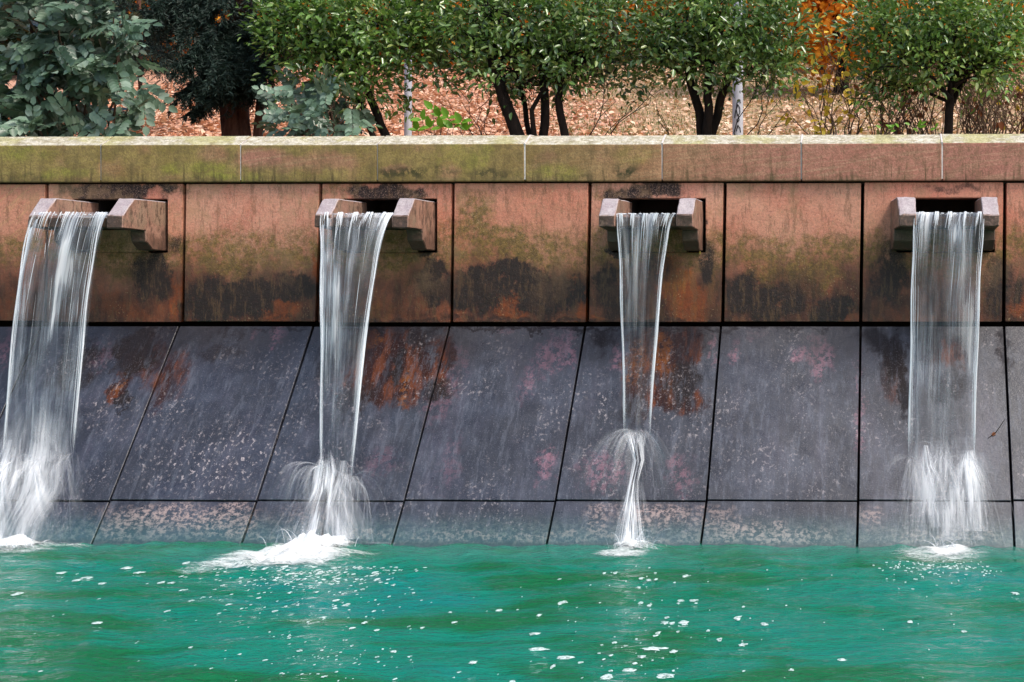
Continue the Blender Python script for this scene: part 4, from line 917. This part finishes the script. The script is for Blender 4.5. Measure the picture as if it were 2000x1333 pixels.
# bare arching twigs that grow round the trunks
def bare_shrub(label, y0, root_px, tips, seed, r0=.008, mat=M_TWIG, leaves=None, group=None, leafn=0, sub=5, name='bare_shrub'):
    r = random.Random(seed); b = at_y(root_px, 270, y0); gz = hill_z(b.x, y0) - .03
    t = thing(name, (b.x, y0, gz), label, 'shrub', group); B = Batch(); ends = []
    for (px, py, *ox) in tips:
        y = y0 + r.uniform(-.25, .25); rt = at_y((ox[0] if ox else root_px + r.gauss(0, 8)), 262, y); rt.z = gz
        e = at_y(px, py, y); pts = wiggle(rt, e, 9, .12, r); limb(B, pts, r0 * r.uniform(.7, 1.2), .0025, 5); ends += pts[4:]
        for _ in range(sub):
            q = pts[r.randint(3, 8)]; d = (e - rt).normalized() + Vector((r.gauss(0, .7), r.gauss(0, .5), r.gauss(.1, .5))); L = r.uniform(.1, .35)
            p2 = wiggle(q, q + d * L, 4, .25, r); limb(B, p2, .003, .0014, 4); ends.append(p2[-1]); ends.append(p2[2])
    B.obj('stems', mat, t)
    if leaves:
        me = one_leaf('leaf', leaves, .6, .15); g = np.random.default_rng(seed); k = [ends[i] for i in g.integers(0, len(ends), leafn)]
        place_leaves(t, me, [p + Vector(g.normal(size=3) * .015) for p in k], g.normal(size=(leafn, 3)) + np.array([0, -.2, -.4]), g.normal(size=(leafn, 3)) * .5 + np.array([0, -.6, .5]), .05 + .04 * g.random(leafn))
    return t
bare_shrub('tangle of dark bare twigs between the first pole and the cluster of trunks', 1.15, 985, [(880, 160), (900, 200), (860, 215), (930, 150), (820, 250, 960), (905, 230)], 31, .006, M_BARK, sub=3)
bare_shrub('long bare twigs arching right from the cluster of trunks', 1.1, 1130, [(1285, 150, 1150), (1190, 130, 1120), (1240, 210)], 32, .006, M_BARK, sub=2)
bare_shrub('sparse dark twigs spreading right of the V shaped trunks', 1.1, 1420, [(1500, 130), (1520, 150), (1525, 190), (1540, 215)], 33, .007, M_BARK, sub=2)
bare_shrub('single crooked dark twig rising left of the V shaped trunks', 1.0, 1320, [(1285, 215), (1292, 225)], 36, .005, M_BARK, sub=2)
bare_shrub('bare shrub with a few yellow leaves between the last two trees', 1.6, 1625, [(1570, 150), (1560, 165), (1600, 130), (1590, 110), (1650, 140), (1540, 215), (1640, 60), (1615, 90), (1620, 150)], 34, .009, M_TWIG, M_YELLOW, None, 90, 3)
bare_shrub('thin upright shrub of yellow leaves left of the light green tree', 2.2, 1670, [(1640, 60), (1660, 40), (1690, 90), (1670, 130), (1700, 150), (1680, 20), (1655, 110)], 35, .008, M_TWIG, M_YELLOW, None, 70)
r_ = random.Random(77)
BR = [('dense thicket of bare upright stems left of the slim trunk', 1770, 1700, 1845, 45), ('dense thicket of bare upright stems right of the slim trunk', 1915, 1865, 1965, 50), ('bare brown stems with a few yellow leaves at the right edge', 1985, 1950, 2060, 30)]
for q, (lab, c, a, b, nst) in enumerate(BR):
    tips = [(r_.uniform(a, b) + r_.gauss(0, 20), r_.uniform(90, 190), r_.uniform(a, b)) for _ in range(nst)]
    bare_shrub(lab, 2.0 + .2 * q, c, tips, 90 + q, .007, (M_TWIG, M_TWIG, M_BARKR)[q], (M_DEAD, M_DEAD, M_YELLOW)[q], 'thickets of bare stems at the right', 50, 3, 'stem_thicket')

# blue-green pinnate shrubs
def frond_mesh():
    P, Dd, Nn, S = [], [], [], []
    for i in range(4):
        x = .24 + .19 * i
        for sg in (-1, 1):
            P.append((x, sg * .01, -.10 * x * x)); Dd.append((.55, sg * .85, -.15)); Nn.append((0, sg * -.2, 1)); S.append(.42 * (1 - .06 * i))
    P.append((1, 0, -.12)); Dd.append((1, 0, -.25)); Nn.append((0, 0, 1)); S.append(.34)
    V, Q = leaf_arrays(np.array(P), np.array(Dd), np.array(Nn, float), np.array(S), .66, .16)
    v, q = tube_np([(0, 0, 0), (.5, 0, -.025), (1, 0, -.12)], [.012, .009, .004], 3)
    n = len(V); V = np.concatenate([V, np.array([tuple(p) for p in v])]); Q = np.concatenate([Q, np.array(q) + n])
    me = np_mesh('frond', V, Q); me.materials.append(M_MAHO); return me
FROND = frond_mesh()
def pinnate_shrub(label, y0, base_px, ells, nf, seed, size=.30):
    r = random.Random(seed); g = np.random.default_rng(seed); b = at_y(base_px, 262, y0); gz = hill_z(b.x, y0) - .04
    t = thing('pinnate_shrub', (b.x, y0, gz), label, 'shrub', 'blue-green shrubs with feathered leaves behind the wall')
    B = Batch(); tot = sum(e[2] * e[3] for e in ells)
    pos, dd, nn = [], [], []
    for (px, py, rx, ry) in ells:
        k = max(4, int(nf * rx * ry / tot))
        for _ in range(k):
            a = r.random() * 6.28; rr = r.random() ** .5; y = y0 + r.uniform(-.45, .45)
            p = at_y(px + math.cos(a) * rx * rr, py + math.sin(a) * ry * rr, y); pos.append(p)
            dd.append((math.cos(a) * .6 * rr + r.gauss(0, .5), -.45 + r.gauss(0, .4), r.gauss(-.12, .4))); nn.append((r.gauss(0, .45), -.6 + r.gauss(0, .4), .6 + r.gauss(0, .4)))
        e = at_y(px, py - ry * .4, y0); root = Vector((b.x + r.uniform(-.4, .4), y0 + r.uniform(-.2, .2), gz))
        for _ in range(3): limb(B, wiggle(root, e + Vector((r.gauss(0, .15), r.gauss(0, .15), 0)), 8, .1, r), .014, .006, 6)
    B.obj('stems', M_TWIG, t)
    idx = sorted(range(len(pos)), key=lambda i: pos[i].y); 
    near = idx[:300]; far = idx[300:]
    if far:
        VV, QQ = [], []; fv = np.array([v.co[:] for v in FROND.vertices]); fq = np.array([p.vertices[:] for p in FROND.polygons])
        for i in far:
            d = Vector(dd[i]).normalized(); sd_ = d.cross(Vector(nn[i])).normalized(); R = np.array(Matrix((d, -sd_, sd_.cross(d)))); VV.append(fv @ R * size * r.uniform(.7, 1.15) + np.array(pos[i])); QQ.append(fq + len(fv) * (len(VV) - 1))
        tag(link('foliage', np_mesh('foliage', np.concatenate(VV), np.concatenate(QQ)), M_MAHO, t), kind='stuff')
    place_leaves(t, FROND, [pos[i] for i in near], [dd[i] for i in near], [nn[i] for i in near], [size * r.uniform(.7, 1.15) for _ in near], 'compound_leaf')
pinnate_shrub('tall blue-green shrub with large feathered leaves filling the left corner', .95, 120,
              [(60, 60, 90, 90), (180, 70, 80, 90), (100, 180, 120, 90), (225, 180, 55, 75), (30, 230, 60, 40), (150, 240, 100, 30), (230, 60, 40, 60), (10, 140, 60, 80), (120, -60, 140, 70)], 560, 51, .23)
pinnate_shrub('low blue-green feathered shrub between the conifer and the leaning trunks', 1.0, 620,
              [(600, 215, 60, 45), (660, 225, 45, 40), (560, 245, 35, 22), (640, 180, 25, 30)], 110, 52, .18)
# young plant with lime leaves
def seedling():
    y0 = .75; r = random.Random(9); b = at_y(865, 262, y0); gz = hill_z(b.x, y0) - .03
    t = thing('young_plant', (b.x, y0, gz), 'young plant with a few bright green leaves just right of the first grey pole', 'plant')
    B = Batch(); me = one_leaf('leaf', M_LIME, .55, .12)
    for (px, py) in ((845, 215), (825, 235), (875, 230), (900, 240), (858, 228), (815, 255), (885, 250), (840, 250), (910, 255), (862, 250)):
        e = at_y(px, py, y0 + r.uniform(-.05, .05)); root = Vector((b.x, y0, gz)); limb(B, wiggle(root, e, 6, .1, r), .005, .002, 5)
        for sg in (-1, 1): place_leaves(t, me, [e], [(sg * .8 + r.gauss(0, .2), -.3, r.gauss(.1, .3))], [(0, -.7, .7)], [.09 * r.uniform(.8, 1.2)])
        place_leaves(t, me, [e], [(r.gauss(0, .3), -.3, .5)], [(0, -.8, .4)], [.1])
    B.obj('stems', M_TWIG, t)
seedling()
def weeds():
    for q, (px, lab) in enumerate(((1738, 'small bright green sprig by the wall left of the slim trunk'), (1795, 'wider bright green sprig nearest the slim trunk'))):
        y0 = .7; b = at_y(px, 255, y0); gz = hill_z(b.x, y0) - .03; t = thing('green_sprig', (b.x, y0, gz), lab, 'plant', 'green sprigs along the coping'); r = random.Random(q); B = Batch(); me = one_leaf('leaf', M_LIME, .5, .12)
        for _ in range(6 + 4 * q):
            e = at_y(px + r.gauss(0, 9 + 8 * q), r.uniform(243, 258), y0); limb(B, [Vector((b.x, y0, gz)), e], .003, .0015, 4); place_leaves(t, me, [e], [(r.gauss(0, .6), -.3, .3)], [(0, -.8, .5)], [.05])
        B.obj('stems', M_TWIG, t)
weeds()

# conifers
def conifer(label, y0, trunks, tips, seed, needle=.042, per=60, nbr=8, group='dark conifers behind the wall'):
    """tips: (x0,y0,x1,y1) picture-space drooping boughs"""
    r = random.Random(seed); g = np.random.default_rng(seed); b = at_y(trunks[0][0][0][0], 262, y0); gz = hill_z(b.x, y0) - .05
    t = thing('conifer', (b.x, y0, gz), label, 'tree', group); sc = (y0 + D) / F
    for (line, r0, r1) in trunks:
        B = Batch(); P = [at_y(px, py, y0 + r.uniform(-.05, .05)) for px, py in line]; rt = P[0].copy(); rt.z = gz; P = [rt] + P; pts = []
        for i in range(len(P) - 1):
            for q in range(4): pts.append(P[i].lerp(P[i + 1], q / 4))
        pts.append(P[-1]); n = len(pts); v, qd = tube_np(pts, [sc * (r0 + (r1 - r0) * i / (n - 1)) for i in range(n)], 14)
        v = [p + Vector((mnoise.noise(Vector((p.x * 30, p.y * 30, p.z * 2))), mnoise.noise(Vector((p.x * 30, p.y * 30, p.z * 2 + 9))), 0)) * .022 for p in v]
        B.add(v, qd); B.obj('trunk', M_BARKR, t)
    BB = Batch(); NP, ND = [], []
    for bi, (x0, y0p, x1, y1p, w) in enumerate(tips):
        ya = y0 + r.uniform(-.2, .1); a = at_y(x0, y0p, ya); e = at_y(x1, y1p, ya - r.uniform(.0, .5)); pts = wiggle(a, e, 9, .1, r, -.12); limb(BB, pts, .012, .003, 5)
        for i in range(1, 10):
            for _ in range(nbr):
                p = pts[i]; d = (pts[min(9, i + 1)] - pts[i - 1]).normalized() * .5 + Vector((r.gauss(0, .6), r.gauss(-.2, .5), r.gauss(-.55, .35))); L = w * r.uniform(.4, 1) * sc
                tw = [p + d.normalized() * (L * q / 6) + Vector((0, 0, -.25 * L * (q / 6) ** 2)) for q in range(7)]; limb(BB, tw, .0012, .0006, 3)
                for _ in range(per):
                    u = r.random() * 6; k = min(5, int(u)); pp = tw[k].lerp(tw[k + 1], u - k); dn = (tw[k + 1] - tw[k]).normalized(); NP.append(pp); ND.append(dn * .8 + Vector((r.gauss(0, .6), r.gauss(0, .6), r.gauss(0, .4))))
    tag(BB.obj('boughs', M_BARK, t), kind='stuff')
    P = np.array([tuple(p) for p in NP]); Dd = np.array([tuple(p) for p in ND]); V, Q = leaf_arrays(P, Dd, g.normal(size=P.shape), needle * (.6 + .8 * g.random(len(P))), .17, .05)
    tag(link('needles', np_mesh('needles', V, Q), M_YEW, t), kind='stuff')
r_ = random.Random(5)
tp = [(470, 40 + 12 * i, 470 + r_.uniform(-110, -30), 60 + 14 * i + r_.uniform(0, 30), 55) for i in range(9)] + [(480, 20 + 14 * i, 480 + r_.uniform(0, 55), 50 + 14 * i, 50) for i in range(8)]
tp += [(450, -60, 330, 10, 70), (450, -50, 360, 60, 70), (460, -20, 375, 110, 60), (470, 60, 420, 150, 55), (470, 100, 440, 170, 45), (480, 120, 500, 170, 45), (440, 180, 385, 212, 26), (440, 20, 300, 40, 60), (470, -80, 520, -10, 60), (440, -30, 310, 20, 60), (460, 90, 470, 165, 60), (480, 30, 515, 90, 60), (470, 60, 400, 110, 60)]
conifer('dark drooping conifer with a ribbed red-brown double trunk, left of the leaning trees', 1.7, [([(455, 262), (452, 200), (462, 100), (470, -40)], 23, 15), ([(478, 262), (476, 190), (480, 90), (480, -30)], 13, 9), ([(503, 262), (510, 190), (500, 90), (490, -30)], 9, 7)], tp, 61)
tp2 = [(270, 10 + 16 * i, 270 + r_.uniform(-70, 70), 40 + 15 * i, 50) for i in range(8)] + [(270, -40, 210, 20, 60), (270, -40, 340, 20, 60), (280, 0, 360, 60, 50), (300, 100, 370, 140, 30), (270, 20, 300, 60, 60)]
conifer('thin dark conifer farther back, in the gap between the blue-green shrub and the drooping conifer', 4.5, [([(275, 262), (275, 150), (272, 60), (270, -60)], 4, 4)], tp2, 62, .04, 26, 5)

# grey poles
def pole(px, w, y0, label, scroll):
    b = at_y(px, 262, y0); gz = hill_z(b.x, y0) - .05; sc = (y0 + D) / F; rd = w * sc / 2
    t = thing('lamp_post', (b.x, y0, gz), label, 'lamp post', 'grey steel poles on the slope')
    n = NT('grey_painted_steel'); a = n.noise(9, 5, .7, stretch=(1, 1, .4)); M = n.fin(n.mix(n.ramp(a, .4, .65), (.46, .48, .53), (.38, .39, .43)), .5, None, .5)
    B = Batch(); B.tube([(b.x, y0, gz), (b.x, y0, gz + .9), (b.x, y0, gz + 3.2)], [rd, rd, rd * .82], 20); B.obj('pole', M, t)
    B = Batch(); B.tube([(b.x, y0, gz), (b.x, y0, gz + .05), (b.x, y0, gz + .09)], [rd * 1.8, rd * 1.7, rd * 1.02], 20); B.obj('base_collar', M, t)
    B = Batch(); B.tube([(b.x, y0, gz + 3.2), (b.x, y0, gz + 3.24), (b.x, y0, gz + 3.3), (b.x, y0, gz + 3.5), (b.x, y0, gz + 3.56)], [rd * .9, rd * 2.2, rd * 3.2, rd * 2.6, .002], 20); B.obj('lamp_head', M, t)
    if scroll:
        mk = NT('black_marker').fin((.01, .01, .01), .5)
        for line in ([(-.5, 232), (-.3, 218), (.1, 206), (.45, 212), (.5, 222), (.1, 228), (-.2, 216), (0, 200), (.4, 196), (.6, 205)], [(-.1, 235), (.1, 240), (.35, 236), (.2, 225)], [(-.2, 258), (.1, 246), (.5, 252), (.6, 262)]):
            pts = []
            for i in range(len(line) - 1):
                for q in range(5):
                    u = line[i][0] + (line[i + 1][0] - line[i][0]) * q / 5; z = at_y(px, line[i][1] + (line[i + 1][1] - line[i][1]) * q / 5, y0).z; u = max(-.9, min(.9, u))
                    pts.append((b.x + u * rd, y0 - math.sqrt(1 - u * u) * rd - .001, z))
            B = Batch(); B.tube(pts, [.005] * len(pts), 4); B.obj('graffiti_scroll', mk, t)
pole(797, 15, 2.8, 'plain pale grey pole between the leaning trunks and the cluster of trunks', False)
pole(1441, 21, 3.2, 'thicker pale grey pole with a black scrawl low on it, behind the V shaped trunks', True)

# ------------------------------------------------------------------ leaf litter on the slope
g = np.random.default_rng(3)
def litter(name, mat, n, xr, yr, keep, size, label):
    x = g.uniform(*xr, n); y = yr[0] + (yr[1] - yr[0]) * g.random(n) ** 1.25; k = keep(x, y) > g.random(n); x, y = x[k], y[k]
    z = np.array([hill_z(a, b) for a, b in zip(x, y)]) + .012 + .02 * g.random(len(x)); P = np.stack([x, y, z], 1)
    Dd = g.normal(size=P.shape) * np.array([1, 1, .35]); Nn = g.normal(size=P.shape) * .3 + np.array([0, -.1, 1]); S = size * (.6 + .8 * g.random(len(x)))
    V, Q = leaf_arrays(P, Dd, Nn, S, .75, .25); tag(link(name, np_mesh(name, V, Q), mat), label, 'leaves', kind='stuff')
pat = lambda x, y: .5 + .5 * np.sin(x * .9 + np.sin(y * .7) * 1.5) * np.sin(y * .55 + 1)
litter('fallen_leaves', M_LITTER, 95000, (-13, 4), (2.5, 27), lambda x, y: np.clip(.98 - np.clip((x + .29 * (y + D) - .2) / 2.0, 0, 1) * .96, 0, 1), .062, 'thick pinkish brown carpet of fallen leaves on the slope')
litter('tan_fallen_leaves', M_LITTER2, 34000, (-9, 4), (2.5, 26), lambda x, y: (.25 + .75 * pat(x, y)) * np.clip((x + .25 * (y + D)) / 1.5, .2, 1), .06, 'thinner scatter of tan fallen leaves on the grassy right half of the slope')
def grass():
    n = 26000; x = g.uniform(-6.5, 4, n); y = g.uniform(3, 20, n); k = ((1 - pat(x, y)) > g.random(n) * .8) & (x + .245 * (y + D) > 0); x, y = x[k], y[k]; z = np.array([hill_z(a, b) for a, b in zip(x, y)])
    P = np.stack([x, y, z], 1); Dd = g.normal(size=P.shape) * .35 + np.array([0, 0, 1]); V, Q = leaf_arrays(P, Dd, np.tile([0., -1, .1], (len(x), 1)),   .03 + .04 * g.random(len(x)), .14, .05)
    tag(link('grass', np_mesh('grass', V, Q), leaf_mat('olive_grass', [(.10, .14, .03), (.17, .20, .05), (.25, .24, .09)], .6, .3, .2)), 'thin olive grass showing between the fallen leaves', 'grass', kind='stuff')
grass()

# ------------------------------------------------------------------ far trees
def far_tree(label, px, y0, crown, mat, seed, n=9000, size=.16, low=0.0, name='autumn_tree', group='autumn trees at the top of the slope'):
    r = random.Random(seed); gg = np.random.default_rng(seed); b = at_y(px, 140, y0); gz = hill_z(b.x, y0) - .1
    t = thing(name, (b.x, y0, gz), label, 'tree', group); B = Batch(); R, H = crown; c = Vector((b.x, y0, gz + low + H))
    limb(B, wiggle((b.x, y0, gz), c + Vector((0, 0, H * .3)), 8, .05, r), .13, .04, 8)
    for _ in range(12): a = r.random() * 6.28; branches(B, (b.x, y0, gz + r.uniform(.3, 1) * (low + H * .5)), [c + Vector((math.cos(a) * R * .8, math.sin(a) * R * .8, r.uniform(-.6, .6) * H))], .035, r, .15, 3)
    B.obj('trunk', M_BARK, t)
    nc = n // 40; v = gg.normal(size=(nc, 3)); v /= np.linalg.norm(v, axis=1, keepdims=True); cc = np.array(c) + v * (gg.random(nc) ** .4)[:, None] * np.array([R, R, H])
    P = np.repeat(cc, 40, 0) + gg.normal(size=(nc * 40, 3)) * .22 * R ** .5; Dd = gg.normal(size=P.shape) + np.array([0, 0, -.3]); V, Q = leaf_arrays(P, Dd, gg.normal(size=P.shape) + np.array([0, -.5, .5]), size * (.6 + .7 * gg.random(len(P))), .7, .2)
    tag(link('foliage', np_mesh('foliage', V, Q), mat, t), kind='stuff')
far_tree('vivid orange autumn tree seen in the gap between the two right hand trees', 1640, 11, (1.5, 1.8), M_ORANGE, 1, 14000, .11, .55)
far_tree('orange autumn tree glowing behind the first grey pole', 850, 24, (3.0, 2.2), M_ORANGE, 2, 12000, .18, .1)
far_tree('deep orange autumn tree far behind the leaning trunks', 640, 27, (3.0, 2.2), M_ORANGE, 3, 9000, .18, .1)
far_tree('orange brown autumn tree beyond the gap left of the drooping conifer', 330, 26, (2.6, 2.0), M_ORANGE, 4, 9000, .18, .0)
far_tree('orange autumn tree behind the cluster of dark trunks', 1110, 26, (3.0, 2.0), M_ORANGE, 5, 9000, .18, .2)
far_tree('yellow autumn tree low behind the bare yellow-leaved shrub', 1600, 20, (1.4, 1.3), M_YELLOW, 6, 5000, .14, .6)
far_tree('orange autumn tree behind the V shaped trunks', 1440, 25, (2.6, 2.0), M_ORANGE, 7, 8000, .18, .3)
far_tree('rusty autumn tree at the far right behind the bare stems', 1960, 22, (2.4, 2.6), M_ORANGE, 8, 8000, .16, -.2)
far_tree('dark green tree behind the blue-green corner shrub', 90, 18, (3.0, 2.6), M_HEDGE, 9, 12000, .16, .0, 'broadleaf_tree', None)
def far_wood():
    gg = np.random.default_rng(12); n = 60000; x = gg.uniform(-32, 16, n); y = gg.uniform(30, 36, n); z = np.array([hill_z(a, b) for a, b in zip(x, y)]) + gg.random(n) ** 1.2 * 7
    P = np.stack([x, y, z], 1); V, Q = leaf_arrays(P, gg.normal(size=P.shape), gg.normal(size=P.shape) + np.array([0, -.8, .4]), .35 * (.6 + .8 * gg.random(n)), .7, .2)
    tag(link('far_woodland', np_mesh('far_woodland', V, Q), M_HEDGE), 'dark woodland closing the view at the top of the slope', 'woodland', kind='stuff')
    r = random.Random(4)
    for q, px in enumerate((170, 235, 395, 560, 605, 860, 1205, 1700, 1745)):
        y0 = 21 + (q * 7 % 5); b = at_y(px, 140, y0); gz = hill_z(b.x, y0) - .1
        t = thing('bare_tree', (b.x, y0, gz), ('slim bare tree far behind the blue-green corner shrub', 'slim bare tree at the right edge of the corner shrub', 'slim bare tree just left of the drooping conifer', 'left of two slim bare trees between conifer and leaning trunks', 'right of two slim bare trees between conifer and leaning trunks', 'slim bare tree just right of the first grey pole', 'slim bare tree between the trunk cluster and the V shaped trunks', 'left of two slim bare trees behind the bare yellow shrub', 'right of two slim bare trees behind the bare yellow shrub')[q], 'tree', 'slim bare trees at the top of the slope'); B = Batch()
        limb(B, wiggle((b.x, y0, gz), (b.x + r.gauss(0, .3), y0, gz + 5), 8, .03, r), r.uniform(.08, .15), .05, 8); branches(B, (b.x, y0, gz + 1.6), [Vector((b.x + r.gauss(0, 1.5), y0 + r.gauss(0, 1), gz + 4)) for _ in range(5)], .04, r, .15, 5)
        B.obj('trunk', M_BARK, t)
far_wood()

# ------------------------------------------------------------------ small things
p = at_apron(1945, 845, .006); q1 = at_apron(1962, 820, .006); q2 = at_apron(1930, 856, .006)
t = thing('fallen_leaf', p, 'small red-brown dead leaf with its stalk stuck to the wet apron at the far right', 'leaf')
place_leaves(t, one_leaf('leaf_blade', M_DEAD, .5, .2), [p], [q2 - p], [NRM + Vector((.3, 0, 0))], [.042], 'leaf_blade')
B = Batch(); B.tube([q1, p, q2], [.0015, .003, .002], 5); B.obj('leaf_stalk', M_BARK, t)
n = NT('brass'); n.p.inputs['Metallic'].default_value = 1; MB_ = n.fin((.75, .48, .14), .3)
c = at_y(1367, 486, -.012); t = thing('brass_pin', c, 'tiny brass pin in the joint beside the third spout', 'pin')
B = Batch(); B.tube([c + Vector((0, .02, .028)), c + Vector((0, 0, .026)), c + Vector((0, 0, -.028))], [.006, .007, .005], 10); B.obj('pin_body', MB_, t)
B = Batch(); B.tube([c + Vector((0, 0, -.029)), c + Vector((0, 0, -.040))], [.009, .007], 10); B.obj('pin_head', MB_, t)
